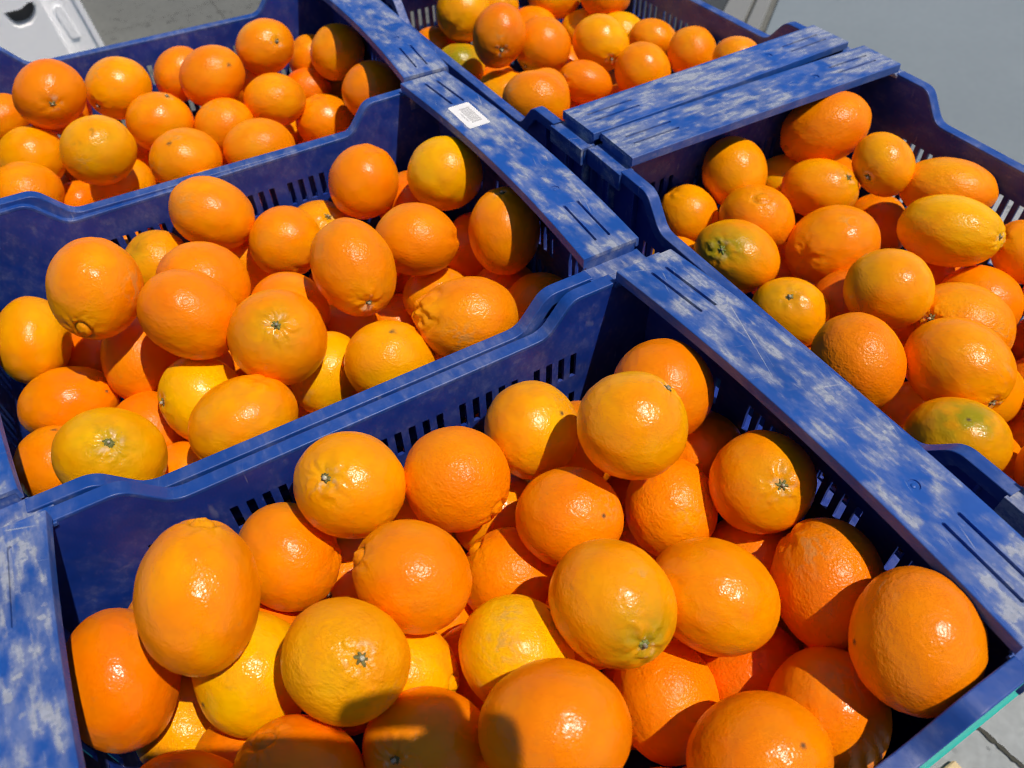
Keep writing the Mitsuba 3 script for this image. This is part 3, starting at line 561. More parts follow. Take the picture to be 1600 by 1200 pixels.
('E',(0.7318,0.2745,-0.0592),(0.0369,-0.0003,-0.0004,0.0376,0.0000,0.0366),(-0.5223,0.3824,-0.7622),'plain',0.34,0,4,'smooth yellow-orange in the middle of the right crate'),
('E',(0.6785,0.3276,-0.1033),(0.0348,-0.0010,-0.0011,0.0368,0.0001,0.0342),(-0.4009,-0.1371,0.9058),'stem',0.24,0.15,4,'small yellow orange with a pale stalk beside the left rim of the right crate'),
('E',(0.7824,0.2241,-0.0906),(0.0414,-0.0010,-0.0013,0.0445,-0.0001,0.0405),(-0.8586,0.2485,0.4485),'stem',0.52,0.05,5,'orange with curved creases around a green stalk, right crate'),
('E',(0.8812,0.2580,-0.1324),(0.0376,-0.0006,-0.0011,0.0402,0.0003,0.0369),(-0.1685,0.1089,-0.9797),'plain',0.6,0,4,'deep orange behind the creased one, crossed by a shadow, right crate'),
('E',(0.6517,0.2317,-0.0721),(0.0385,0.0014,-0.0004,0.0405,0.0018,0.0402),(0.7559,0.5871,0.2898),'plain',0.6,0,5,'big rough orange beside the left rim, near half of the right crate'),
('E',(0.7165,0.1839,-0.0700),(0.0396,-0.0006,-0.0016,0.0438,0.0006,0.0392),(-0.2080,-0.9753,-0.0748),'stem',0.5,0.0,5,'biggest pear-shaped orange in the near half of the right crate'),
('E',(0.6610,0.1365,-0.0808),(0.0357,-0.0017,-0.0007,0.0372,-0.0013,0.0347),(-0.2492,-0.0615,0.9665),'spot',0.28,0.55,5,'green-tinged yellow orange at the near rim of the right crate'),
('E',(0.7453,0.3128,-0.1184),(0.0370,0.0004,-0.0003,0.0380,0.0007,0.0376),(0.5832,0.7168,0.3823),'plain',0.75,0,4,'dark orange right of the small yellow pale-stalked one, right crate'),
('E',(0.7961,0.2807,-0.1600),(0.0378,0.0005,-0.0002,0.0385,0.0007,0.0384),(0.9496,0.0548,0.3086),'plain',0.6,0,4,'bit of deep orange between the big rough one and the creased one, right crate'),
('E',(0.9439,0.2098,-0.1871),(0.0279,0.0020,0.0001,0.0283,0.0025,0.0295),(0.1914,0.9761,0.1029),'plain',0.7,0,4,'deep orange cut by the right photo edge, beside the pear-shaped one'),
('E',(0.8219,0.1335,-0.1856),(0.0269,0.0013,0.0004,0.0261,0.0012,0.0275),(-0.4484,0.5142,-0.7311),'plain',0.6,0,4,'orange at the right photo edge next to the green-tinged one'),
('E',(0.7304,0.2027,-0.1714),(0.0371,0.0009,0.0003,0.0366,0.0007,0.0377),(0.9783,-0.2064,0.0188),'plain',0.14,0,4,'yellow bit of orange above the green-tinged one, right crate'),
('E',(0.8726,0.1682,-0.1786),(0.0311,0.0014,0.0002,0.0309,0.0016,0.0320),(-0.1452,0.4895,-0.8599),'plain',0.65,0,4,'shaded orange at the right photo edge above the near rim'),
('E',(0.8996,0.3219,-0.1641),(0.0374,0.0008,-0.0005,0.0389,0.0014,0.0384),(-0.0462,-0.4993,-0.8652),'plain',0.75,0,4,'dark orange under the yellow oval one, right crate'),
('E',(0.7780,0.4208,-0.1667),(0.0376,-0.0002,-0.0005,0.0387,0.0004,0.0377),(0.3272,0.9221,0.2064),'plain',0.65,0,4,'bit of orange between the mottled green and dimpled ones, right crate'),
('E',(0.9448,0.2227,-0.1340),(0.0281,0.0023,-0.0001,0.0290,0.0033,0.0302),(0.1777,0.4192,-0.8903),'plain',0.6,0,4,'orange barely showing at the right photo edge, middle of the right crate'),
]
FILLERS = [
('A',(0.1389,0.1545,-0.2018),0.0331),
('A',(0.4714,0.2850,-0.2018),0.0331),
('A',(0.2109,0.1969,-0.2018),0.0330),
('A',(0.3715,0.2614,-0.2017),0.0333),
('A',(0.1468,0.0821,-0.2017),0.0331),
('A',(0.4930,0.1838,-0.2016),0.0334),
('A',(0.3596,0.0433,-0.2015),0.0331),
('A',(0.3612,0.1316,-0.2015),0.0333),
('A',(0.4201,0.1586,-0.2013),0.0333),
('A',(0.0799,0.1021,-0.2012),0.0335),
('A',(0.2697,0.1233,-0.2012),0.0333),
('A',(0.2367,0.0432,-0.2011),0.0332),
('A',(0.0702,0.1874,-0.2011),0.0333),
('A',(0.4897,0.1071,-0.2009),0.0340),
('A',(0.3089,0.1760,-0.2009),0.0336),
('A',(0.3905,0.3277,-0.2008),0.0332),
('A',(0.2810,0.3257,-0.2008),0.0338),
('A',(0.1367,0.3189,-0.2007),0.0334),
('A',(0.1765,0.2544,-0.2007),0.0341),
('A',(0.0544,0.0414,-0.1989),0.0339),
('A',(0.4676,0.0393,-0.1986),0.0335),
('A',(0.4353,0.2274,-0.1982),0.0363),
('A',(0.2024,0.1251,-0.1949),0.0342),
('A',(0.2986,0.0645,-0.1918),0.0335),
('A',(0.3698,0.1962,-0.1747),0.0335),
('A',(0.1078,0.0485,-0.1583),0.0347),
('A',(0.4972,0.3281,-0.1582),0.0343),
('A',(0.1949,0.0698,-0.1578),0.0340),
('A',(0.0747,0.1432,-0.1513),0.0333),
('A',(0.1372,0.1146,-0.1452),0.0339),
('A',(0.2664,0.0938,-0.1428),0.0331),
('A',(0.1339,0.2902,-0.1426),0.0334),
('A',(0.4938,0.0617,-0.1405),0.0335),
('A',(0.2752,0.3271,-0.1331),0.0336),
('A',(0.3099,0.0435,-0.1301),0.0338),
('A',(0.0508,0.0649,-0.1231),0.0334),
('A',(0.0851,0.3294,-0.1215),0.0334),
('A',(0.3402,0.1727,-0.1151),0.0334),
('A',(0.2456,0.0392,-0.1113),0.0341),
('A',(0.1599,0.0423,-0.1078),0.0343),
('A',(0.0909,0.1126,-0.0948),0.0350),
('A',(0.0950,0.0433,-0.0792),0.0337),
('A',(0.2067,0.0754,-0.0726),0.0331),
('B',(0.3618,0.5004,-0.2034),0.0331),
('B',(0.1375,0.5999,-0.2064),0.0331),
('B',(0.4290,0.5100,-0.2027),0.0331),
('B',(0.2058,0.6546,-0.2061),0.0331),
('B',(0.2454,0.5573,-0.2048),0.0332),
('B',(0.2914,0.6736,-0.2053),0.0332),
('B',(0.0564,0.5162,-0.2061),0.0330),
('B',(0.4036,0.6671,-0.2040),0.0332),
('B',(0.1961,0.4814,-0.2043),0.0332),
('B',(0.4751,0.6357,-0.2029),0.0332),
('B',(0.4783,0.4358,-0.2011),0.0335),
('B',(0.0652,0.6133,-0.2065),0.0337),
('B',(0.4027,0.4406,-0.2018),0.0336),
('B',(0.2254,0.7204,-0.2054),0.0342),
('B',(0.0911,0.4398,-0.2039),0.0346),
('B',(0.4686,0.7170,-0.2025),0.0335),
('B',(0.2894,0.4336,-0.2017),0.0331),
('B',(0.3171,0.6067,-0.2023),0.0349),
('B',(0.1398,0.6852,-0.2042),0.0338),
('B',(0.3454,0.7117,-0.2023),0.0337),
('B',(0.1790,0.5444,-0.2021),0.0333),
('B',(0.4377,0.5803,-0.1966),0.0347),
('B',(0.2495,0.6118,-0.1679),0.0334),
('B',(0.3484,0.4334,-0.1646),0.0344),
('B',(0.0396,0.4593,-0.1650),0.0336),
('B',(0.3541,0.6557,-0.1626),0.0342),
('B',(0.2100,0.4355,-0.1566),0.0337),
('B',(0.4064,0.4814,-0.1488),0.0332),
('B',(0.4224,0.6295,-0.1493),0.0341),
('B',(0.1858,0.5889,-0.1506),0.0344),
('B',(0.1958,0.6886,-0.1506),0.0347),
('B',(0.3658,0.6189,-0.1068),0.0341),
('B',(0.1066,0.7197,-0.1054),0.0337),
('C',(0.1038,1.1044,-0.2050),0.0331),
('C',(0.1197,0.8397,-0.2042),0.0330),
('C',(0.1400,0.9507,-0.2046),0.0331),
('C',(0.3191,0.9004,-0.2056),0.0331),
('C',(0.1840,0.9983,-0.2049),0.0331),
('C',(0.3917,0.9235,-0.2059),0.0333),
('C',(0.1921,1.0993,-0.2051),0.0330),
('C',(0.4758,0.9539,-0.2063),0.0331),
('C',(0.3479,1.0067,-0.2057),0.0333),
('C',(0.3364,1.0802,-0.2058),0.0334),
('C',(0.2505,1.0317,-0.2051),0.0334),
('C',(0.4511,0.8745,-0.2059),0.0332),
('C',(0.0672,0.9295,-0.2036),0.0334),
('C',(0.1931,0.8648,-0.2041),0.0333),
('C',(0.4990,1.0530,-0.2064),0.0336),
('C',(0.2234,0.9465,-0.2041),0.0338),
('C',(0.2848,0.9717,-0.2044),0.0334),
('C',(0.3496,0.8239,-0.2042),0.0334),
('C',(0.2643,0.8584,-0.2037),0.0340),
('C',(0.0555,1.0174,-0.2023),0.0336),
('C',(0.4265,0.9962,-0.2044),0.0334),
('C',(0.4006,1.1059,-0.2044),0.0333),
('C',(0.0516,0.8341,-0.2010),0.0350),
('C',(0.2614,1.1077,-0.2024),0.0331),
('C',(0.4930,0.8200,-0.2005),0.0365),
('C',(0.4231,0.8159,-0.1952),0.0343),
('C',(0.1357,0.8942,-0.1690),0.0354),
('C',(0.3916,0.8683,-0.1696),0.0335),
('C',(0.3457,0.9543,-0.1671),0.0334),
('C',(0.0576,1.0791,-0.1634),0.0340),
('C',(0.1956,1.0492,-0.1622),0.0347),
('C',(0.2990,0.8179,-0.1618),0.0336),
('C',(0.3048,1.0376,-0.1623),0.0365),
('C',(0.4965,0.9054,-0.1606),0.0333),
('C',(0.2171,0.8250,-0.1575),0.0338),
('C',(0.2697,0.9071,-0.1573),0.0336),
('C',(0.0632,0.8826,-0.1547),0.0336),
('C',(0.1424,1.0886,-0.1539),0.0334),
('C',(0.0643,0.9750,-0.1498),0.0333),
('C',(0.1483,0.8255,-0.1421),0.0346),
('C',(0.4575,0.8442,-0.1411),0.0337),
('C',(0.2621,1.0894,-0.1376),0.0346),
('C',(0.0686,0.8208,-0.1337),0.0334),
('C',(0.3855,0.8154,-0.1260),0.0339),
('C',(0.2596,0.8237,-0.1062),0.0331),
('C',(0.1457,1.1093,-0.0916),0.0336),
('C',(0.4951,0.8158,-0.0924),0.0359),
('D',(0.8423,1.0289,-0.2046),0.0333),
('D',(0.6762,0.9694,-0.2058),0.0332),
('D',(0.8435,0.9056,-0.2054),0.0330),
('D',(0.8837,0.6400,-0.2068),0.0331),
('D',(0.7264,0.9197,-0.2057),0.0330),
('D',(0.7010,0.8585,-0.2061),0.0333),
('D',(0.6935,0.7402,-0.2069),0.0336),
('D',(0.9249,0.8712,-0.2049),0.0336),
('D',(0.9296,0.7235,-0.2058),0.0336),
('D',(0.7736,0.7111,-0.2066),0.0336),
('D',(0.9022,0.9550,-0.2043),0.0335),
('D',(0.6670,0.6345,-0.2075),0.0331),
('D',(0.8869,0.7940,-0.2053),0.0336),
('D',(0.8013,0.6381,-0.2067),0.0338),
('D',(0.7891,0.9503,-0.2047),0.0338),
('D',(0.7751,1.0160,-0.2042),0.0331),
('D',(0.7405,0.7966,-0.2058),0.0333),
('D',(0.9192,1.0433,-0.2032),0.0338),
('D',(0.8139,0.7760,-0.2053),0.0340),
('D',(0.6414,1.0589,-0.2039),0.0333),
('D',(0.6430,0.7946,-0.2056),0.0341),
('D',(0.8524,0.7103,-0.2051),0.0332),
('D',(0.7348,0.6427,-0.2060),0.0335),
('D',(0.6515,0.9031,-0.2039),0.0336),
('D',(0.7130,1.0588,-0.2022),0.0331),
('D',(0.8620,0.8485,-0.1789),0.0333),
('D',(0.6490,0.6893,-0.1784),0.0332),
('D',(0.9380,0.6328,-0.1714),0.0337),
('D',(0.7295,0.9818,-0.1679),0.0352),
('D',(0.8508,0.9761,-0.1655),0.0341),
('D',(0.6918,0.7882,-0.1606),0.0345),
('D',(0.8439,0.6628,-0.1604),0.0334),
('D',(0.9323,0.7867,-0.1590),0.0331),
('D',(0.7284,0.6970,-0.1602),0.0343),
('D',(0.7636,1.0655,-0.1571),0.0341),
('D',(0.7745,0.7527,-0.1546),0.0334),
('D',(0.8697,0.7487,-0.1532),0.0354),
('D',(0.9044,0.6870,-0.1518),0.0341),
('D',(0.8015,0.9134,-0.1485),0.0335),
('D',(0.7696,0.6182,-0.1501),0.0330),
('D',(0.6893,0.6229,-0.1462),0.0332),
('D',(0.8836,0.6203,-0.1265),0.0336),
('D',(0.7887,0.6920,-0.1253),0.0368),
('D',(0.6729,0.6843,-0.1178),0.0333),
('D',(0.8547,0.7013,-0.1060),0.0344),
('D',(0.7088,0.8176,-0.1024),0.0342),
('D',(0.8211,0.6376,-0.0994),0.0330),
('D',(0.7324,0.6420,-0.0987),0.0334),
('D',(0.9370,0.6246,-0.0869),0.0344),
('D',(0.6587,0.6192,-0.0882),0.0344),
('D',(0.7742,1.0591,-0.0803),0.0338),
('E',(0.6847,0.4203,-0.2097),0.0331),
('E',(0.6557,0.4895,-0.2096),0.0331),
('E',(0.8899,0.0900,-0.2094),0.0331),
('E',(0.6878,0.0917,-0.2106),0.0330),
('E',(0.8197,0.2108,-0.2092),0.0332),
('E',(0.6680,0.3028,-0.2099),0.0331),
('E',(0.9306,0.3668,-0.2079),0.0332),
('E',(0.7565,0.1441,-0.2098),0.0331),
('E',(0.7508,0.3499,-0.2090),0.0335),
('E',(0.8602,0.4670,-0.2078),0.0335),
('E',(0.6774,0.1643,-0.2099),0.0333),
('E',(0.8530,0.3779,-0.2080),0.0331),
('E',(0.7699,0.4890,-0.2079),0.0331),
('E',(0.9325,0.2753,-0.2075),0.0334),
('E',(0.9190,0.4990,-0.2067),0.0334),
('E',(0.7913,0.0762,-0.2086),0.0334),
('E',(0.9366,0.1385,-0.2073),0.0345),
('E',(0.8487,0.2998,-0.2073),0.0343),
('E',(0.6786,0.2373,-0.2078),0.0341),
('E',(0.8851,0.2260,-0.2060),0.0336),
('E',(0.7374,0.2772,-0.2065),0.0335),
('E',(0.6532,0.3661,-0.1829),0.0354),
('E',(0.7064,0.4702,-0.1738),0.0331),
('E',(0.7318,0.0682,-0.1695),0.0331),
('E',(0.9312,0.0587,-0.1673),0.0349),
('E',(0.6498,0.1263,-0.1656),0.0333),
('E',(0.8383,0.0729,-0.1632),0.0334),
('E',(0.8512,0.4279,-0.1563),0.0337),
('E',(0.6465,0.2125,-0.1543),0.0330),
('E',(0.8017,0.1827,-0.1523),0.0340),
('E',(0.6906,0.2782,-0.1506),0.0347),
('E',(0.7265,0.1299,-0.1504),0.0336),
('E',(0.7903,0.5039,-0.1477),0.0338),
('E',(0.9065,0.1176,-0.1473),0.0333),
('E',(0.9266,0.4984,-0.1396),0.0332),
('E',(0.6572,0.0665,-0.1351),0.0353),
('E',(0.6540,0.4643,-0.1324),0.0337),
('E',(0.8418,0.1273,-0.1263),0.0342),
('E',(0.7791,0.0640,-0.1244),0.0342),
('E',(0.8793,0.0656,-0.1128),0.0338),
('E',(0.9130,0.1727,-0.1105),0.0352),
('E',(0.7177,0.0715,-0.0906),0.0371),
('E',(0.9305,0.1088,-0.0849),0.0343),
('E',(0.8242,0.0812,-0.0780),0.0331),
]
CRATES = {
'A': np.array([1.00000,0.00000,0.00000,0.00000,0.00000,1.00000,0.00000,0.00000,0.00000,0.00000,1.00000,0.00000,0.00000,0.00000,0.00000,1.00000]).reshape(4,4),
'B': np.array([0.99989,0.01120,-0.00964,-0.01437,-0.01112,0.99990,0.00859,0.39955,0.00974,-0.00848,0.99992,-0.00425,0.00000,0.00000,0.00000,1.00000]).reshape(4,4),
'C': np.array([0.99981,0.01861,0.00613,0.00007,-0.01863,0.99982,0.00294,0.78500,-0.00607,-0.00306,0.99998,-0.00150,0.00000,0.00000,0.00000,1.00000]).reshape(4,4),
'D': np.array([-0.01796,-0.99983,-0.00477,0.97605,0.99982,-0.01793,-0.00656,0.57120,0.00648,-0.00489,0.99997,-0.00525,0.00000,0.00000,0.00000,1.00000]).reshape(4,4),
'E': np.array([0.02064,-0.99977,-0.00646,0.97230,0.99978,0.02066,-0.00362,0.00604,0.00375,-0.00638,0.99997,-0.00743,0.00000,0.00000,0.00000,1.00000]).reshape(4,4),
}



def build_crate(M, label, bsdf=None, group=None, ax='y'):
    key = numbered('crate')
    used = {}
    for name, d, b in PARTS + ENDS[ax]:
        k = used.get(name, 0)
        used[name] = k + 1
        part = f'{key}__{name}' + ('' if k == 0 else f'_{k:03d}')
        scene[part] = {**d, 'bsdf': {'type': 'ref', 'id': bsdf or (b[:-1] + ax if b.startswith('rail') else b)}, 'to_world': T4(M.tolist())}
    labels[key] = {'label': label, 'category': 'crate', **({'group': group} if group else {})}
    return key


CRATE_NAMES = {'A': 'front crate', 'B': 'left middle crate', 'C': 'back left crate', 'D': 'back centre crate', 'E': 'right crate'}
KEYS = {}
for c, lab in (('A', 'nearest blue plastic crate of oranges, its scuffed right rail crossing the photo'),
               ('B', 'blue plastic crate of oranges with a white barcode sticker on its right rail'),
               ('C', 'blue plastic crate of oranges at the back left, its far rim before the white box'),
               ('D', 'blue plastic crate of oranges at the top centre, its scuffed rail nearest the viewer'),
               ('E', 'blue plastic crate of oranges at the right, its chalky rail at the far end')):
    KEYS[c] = build_crate(CRATES[c], lab, group='blue crates filled with oranges', ax='x' if c in 'DE' else 'y')
# the turquoise table under the crates: its front edge shows as a thin line at the lower right
TZ = -H - 0.008
scene['turquoise_paint'] = {'type': 'principled', 'base_color': {'type': 'rgb', 'value': [0.03, 0.40, 0.34]}, 'roughness': 0.5}
A_ = -0.0035
top_ = bevel_box(-0.12, 1.06, -0.0150, 1.24, TZ - 0.035, TZ, 0.002)
top_.apply_transform(trimesh.transformations.rotation_matrix(A_ * -1, [0, 0, 1], [0.6, -0.0205, 0]))
put('table__top', top_, 'turquoise_paint')
for k, (lx, ly) in enumerate(((-0.06, 0.06), (1.00, 0.06), (-0.06, 1.18), (1.00, 1.18))):
    put('table__leg' + ('' if k == 0 else f'_{k:03d}'), bevel_box(lx - 0.025, lx + 0.025, ly - 0.025, ly + 0.025, GZ, TZ - 0.034, 0.002), 'turquoise_paint')
labels['table'] = {'label': 'low turquoise table under the crates, only a thin edge showing at the lower right', 'category': 'table'}

# barcode sticker on the right rail of the middle left crate
st = KEYS['B'] + '__sticker'
MB = T4(CRATES['B'].tolist())
S0, S1, V0, V1 = 0.5128, 0.5373, 0.2380, 0.2885
sh = sg.box(S0 + 0.002, V0 + 0.002, S1 - 0.002, V1 - 0.002).buffer(0.002, quad_segs=4)
m = extrude(sh, 0.0003)
m.apply_translation([0, 0, 0.0002])
put(st, m, 'sticker_paper', to_world=MB, label='white barcode sticker on the rail')
rng = np.random.default_rng(12)
bars, v = [], V0 + 0.009
while v < V1 - 0.009:
    wd = rng.choice([0.0005, 0.0005, 0.001, 0.0015])
    bars.append(box(S0 + 0.0085, S1 - 0.0045, v, v + wd, 0.0004, 0.0007))
    v += wd + rng.choice([0.0005, 0.0008, 0.001])
put(st + '__barcode', cat(bars), 'sticker_ink', to_world=MB)
digits = [box(S0 + 0.0052, S0 + 0.0068, q, q + 0.0012, 0.0004, 0.0007) for q in np.arange(V0 + 0.014, V1 - 0.018, 0.0021)]
put(st + '__print', cat(digits), 'sticker_ink', to_world=MB)

# white box with a hand hole behind the back left crate
wy = 2.40
hole = sg.Polygon([(0.076, -0.378), (0.118, -0.377), (0.140, -0.366), (0.152, -0.366), (0.156, -0.376), (0.146, -0.400), (0.128, -0.417), (0.098, -0.420), (0.086, -0.412)]).buffer(-0.003).buffer(0.003)
face = sg.box(-0.34, GZ, 0.150, -0.25).union(sg.Polygon([(0.149, -0.25), (0.158, -0.25), (0.185, GZ), (0.149, GZ)])).difference(hole)
fm = frame_map(extrude(face, 0.045), (1, 0, 0), (0, 0, 1), (0, 1, 0), (0, wy - 0.03, 0))
put('white_box__front', fm, 'white_plastic')
side = sg.Polygon([(0.150, -0.25), (0.238, -0.25), (0.272, GZ), (0.150, GZ)])
put('white_box__panel', frame_map(extrude(side, 0.03), (1, 0, 0), (0, 0, 1), (0, 1, 0), (0, wy + 0.004, 0)), 'white_plastic')
fl = sg.Polygon([(0.230, -0.25), (0.243, -0.25), (0.277, GZ), (0.264, GZ)])
put('white_box__flange', frame_map(extrude(fl, 0.05), (1, 0, 0), (0, 0, 1), (0, 1, 0), (0, wy - 0.006, 0)), 'white_plastic')
rib = sg.Polygon([(0.192, -0.404), (0.199, -0.398), (0.208, -0.402), (0.222, -0.48), (0.206, -0.48)]).buffer(0.002)
put('white_box__rib', frame_map(extrude(rib, 0.008), (1, 0, 0), (0, 0, 1), (0, 1, 0), (0, wy - 0.002, 0)), 'white_plastic')
put('white_box__body', bevel_box(-0.335, 0.235, wy + 0.033, wy + 0.40, GZ, -0.255, 0.006), 'white_plastic')
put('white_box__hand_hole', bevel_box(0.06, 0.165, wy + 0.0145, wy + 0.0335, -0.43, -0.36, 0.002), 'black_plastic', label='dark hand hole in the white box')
labels['white_box'] = {'label': 'white moulded plastic box with a dark hand hole standing on the ground at top left', 'category': 'box'}

put('wood_chip', bevel_box(0.712, 0.735, -0.060, -0.024, GZ, GZ + 0.008, 0.002), 'pale_wood', label='small pale wood chip on the ground by the front crate', category='wood chip')

# ------------------------------------------------------------------ oranges
ICO = {}


def ico(k):
    if k not in ICO:
        m = trimesh.creation.icosphere(subdivisions=k)
        ICO[k] = (np.array(m.vertices), np.array(m.faces))
    return ICO[k]


YEL, MID, DEEP = np.array([0.86, 0.46, 0.0]), np.array([0.86, 0.244, 0.0]), np.array([0.78, 0.118, 0.0])


def hue_col(h):
    h = np.clip(h, 0, 1)[:, None]
    return np.where(h < 0.5, YEL + (MID - YEL) * h * 2, MID + (DEEP - MID) * (h - 0.5) * 2)


def basis(p):
    a = np.cross(p, [0.3, 0.9, 0.2] if abs(p[1]) < 0.8 else [1, 0, 0.1])
    a /= np.linalg.norm(a)
    return a, np.cross(p, a)


def sst(a, b, x):
    t = np.clip((x - a) / (b - a), 0, 1)
    return t * t * (3 - 2 * t)


def orange_shape(pole, kind, hue, green, lvl, seed):
    v, f = ico(lvl)
    rng = np.random.default_rng(1000 + seed)
    a, b = basis(pole)
    c = np.clip(v @ pole, -1, 1)
    th = np.arccos(c)
    ph = np.arctan2(v @ b, v @ a)
    off = rng.uniform(0, 50, 3)
    n1 = meshkit.fbm(v * 1.4 + off, 2, seed) - 0.5
    n2 = meshkit.fbm(v * 4.5 + off, 3, seed + 7) - 0.5
    n3 = meshkit.fbm(v * 13 + off, 2, seed + 9) - 0.5
    r = 1 + 0.052 * n1 + 0.024 * n2 + 0.006 * n3
    for q in range(3):
        d_ = rng.normal(size=3)
        d_ /= np.linalg.norm(d_)
        r -= rng.uniform(0.0, 0.028) * sst(0.72, 1.0, v @ d_)
    wob = ph + 1.5 * n2
    k = int(rng.integers(5, 9))
    opp = math.pi - th
    r -= 0.018 * np.exp(-(opp / 0.14) ** 2)
    dark = np.zeros(len(v))
    pale = np.zeros(len(v))
    spot = np.zeros(len(v))
    if kind == 'stem':
        amp = 0.013 + 0.016 * min(green * 1.4, 1)
        r -= 0.066 * np.exp(-(th / 0.16) ** 2)
        r += amp * np.cos(k * wob) * np.exp(-((th - 0.27) / 0.20) ** 2)
        pale = sst(0.55, 0.7, meshkit.fbm(v * 9 + off, 3, seed + 3)) * np.exp(-((th - 0.16) / 0.09) ** 2)
        dark = 0.55 * np.exp(-(th / 0.075) ** 2)
    elif kind == 'navel':
        r += 0.030 * np.exp(-(th / 0.14) ** 4) * (1 + 3 * n3) - 0.055 * np.exp(-((th - 0.20 - 0.03 * np.cos(2 * ph)) / 0.035) ** 2)
        r += 0.012 * np.cos(k * wob) * np.exp(-((th - 0.36) / 0.14) ** 2)
        dark = 0.35 * np.exp(-((th - 0.205 - 0.03 * np.cos(2 * ph)) / 0.022) ** 2)
    elif kind == 'knob':
        r += 0.15 * np.exp(-(th / 0.34) ** 2) * (0.8 + 2.2 * n2) + 0.03 * np.cos(5 * wob) * np.exp(-((th - 0.3) / 0.15) ** 2)
        r -= 0.035 * np.exp(-((th - 0.52) / 0.07) ** 2) * (0.6 + 0.8 * np.cos(3 * ph + 1))
    elif kind == 'dimple':
        r -= 0.065 * np.exp(-(th / 0.20) ** 2)
        r += 0.022 * np.cos(4 * wob) * np.exp(-((th - 0.30) / 0.22) ** 2)
    elif kind == 'crease':
        for q in range(3):
            s = rng.normal(size=3)
            s -= pole * (s @ pole) * 0.7
            s /= np.linalg.norm(s)
            d = np.abs(v @ s + 0.35 * n2)
            gate = sst(0.1, 0.4, v @ np.cross(s, pole) + 0.3 * (q - 1)) * (th < 1.7)
            gate = gate * sst(0.42, 0.6, meshkit.fbm(v * 5 + off + q, 2, seed + 40 + q))
            r -= 0.011 * np.exp(-(d / 0.026) ** 2) * gate
            dark = np.maximum(dark, 0.45 * np.exp(-(d / 0.016) ** 2) * gate)
    elif kind == 'spot':
        spot = np.exp(-(th / (0.045 if lvl >= 5 else 0.06)) ** 4)
    h = hue + 0.42 * n1 + 0.16 * n2 + rng.uniform(-0.08, 0.08)
    if kind in ('stem', 'navel', 'spot'):
        h = h - 0.10 * np.exp(-(th / 0.7) ** 2)
    col = hue_col(h)
    if green > 0:
        blot = sst(0.30, 0.62, meshkit.fbm(v * 3.2 + off, 3, seed + 21)) if green < 0.9 else 1.0
        g = min(green * 2.2, 1.0) * np.exp(-(th / (0.45 + 0.55 * green)) ** 2) * (0.35 + 0.65 * blot)
        g = np.clip(g, 0, 0.9)[:, None]
        col = col * (1 - g) + np.array([0.26, 0.25, 0.006]) * g
    fleck = sst(0.70, 0.78, meshkit.fbm(v * 15 + off, 2, seed + 31)) * sst(0.5, 0.7, meshkit.fbm(v * 2 + off, 2, seed + 33))
    scar = np.zeros(len(v))
    if rng.random() < 0.55:
        for q in range(int(rng.integers(1, 4))):
            d_ = rng.normal(size=3)
            d_ /= np.linalg.norm(d_)
            near = np.exp(-(np.arccos(np.clip(v @ d_, -1, 1)) / rng.uniform(0.15, 0.4)) ** 2)
            st = rng.normal(size=3)
            ridge = 1 - np.abs(2 * meshkit.fbm(v * 5 + np.outer(v @ st, st) * -3 + off + q * 9, 3, seed + 60 + q) - 1)
            scar = np.maximum(scar, near * sst(0.86, 0.97, ridge))
    rub = sst(0.52, 0.68, meshkit.fbm(v * 2.2 + off + 5, 4, seed + 71)) * rng.uniform(0, 0.35)
    for w_, c_ in ((rub, (0.62, 0.20, 0.012)), (scar * 0.5, (0.52, 0.30, 0.09)), (fleck * 0.22, (0.50, 0.22, 0.03)), (dark, (0.20, 0.13, 0.02)), (pale * 0.75, (0.72, 0.50, 0.28)), (spot, (0.09, 0.06, 0.03))):
        w_ = np.clip(w_, 0, 1)[:, None]
        col = col * (1 - w_) + np.array(c_) * w_
    return v * r[:, None], f, col


def calyx_mesh(green, seed):
    """Star-shaped calyx (unit = metres, up = +z) and its cut stalk."""
    rng = np.random.default_rng(seed)
    n = 40
    lobes = int(rng.integers(4, 7))
    ang = np.linspace(0, 2 * math.pi, n, endpoint=False)
    rad = rng.uniform(0.75, 1.15) * (0.0033 + rng.uniform(0.0003, 0.0016) * np.cos(lobes * ang + rng.uniform(0, 6)) + 0.0006 * np.cos(2 * ang + rng.uniform(0, 6)) + rng.uniform(-0.0007, 0.0007, n))
    ring = [np.c_[0.45 * rad * np.cos(ang), 0.45 * rad * np.sin(ang), np.full(n, 0.0007)], np.c_[rad * np.cos(ang), rad * np.sin(ang), np.full(n, 0.0001)],
            np.c_[rad * 0.9 * np.cos(ang), rad * 0.9 * np.sin(ang), np.full(n, -0.002)]]
    v = np.vstack([[[0, 0, 0.0008]]] + ring)
    f = [(0, 1 + i, 1 + (i + 1) % n) for i in range(n)]
    for q in range(2):
        for i in range(n):
            a, b = 1 + q * n + i, 1 + q * n + (i + 1) % n
            f += [(a, a + n, b + n), (a, b + n, b)]
    m = trimesh.Trimesh(v, f, process=False)
    base = np.array([0.16, 0.20, 0.035]) * (0.3 + min(1, green * 2)) + np.array([0.19, 0.13, 0.05]) * (1 - min(1, green * 2)) * 0.8
    col = np.tile(base, (len(v), 1)) * rng.uniform(0.45, 1.1, (len(v), 1)) * rng.uniform(0.6, 1.1)
    st_ = trimesh.creation.cylinder(rng.uniform(0.0010, 0.0016), rng.uniform(0.0016, 0.0036), sections=12)
    st_.apply_translation([0, 0, 0.0012])
    cap = np.tile([0.42, 0.38, 0.24], (len(st_.vertices), 1))
    cap[st_.vertices[:, 2] > 0.001] = np.array([0.52, 0.48, 0.34]) * rng.uniform(0.35, 1.0)
    return m, col, st_, cap


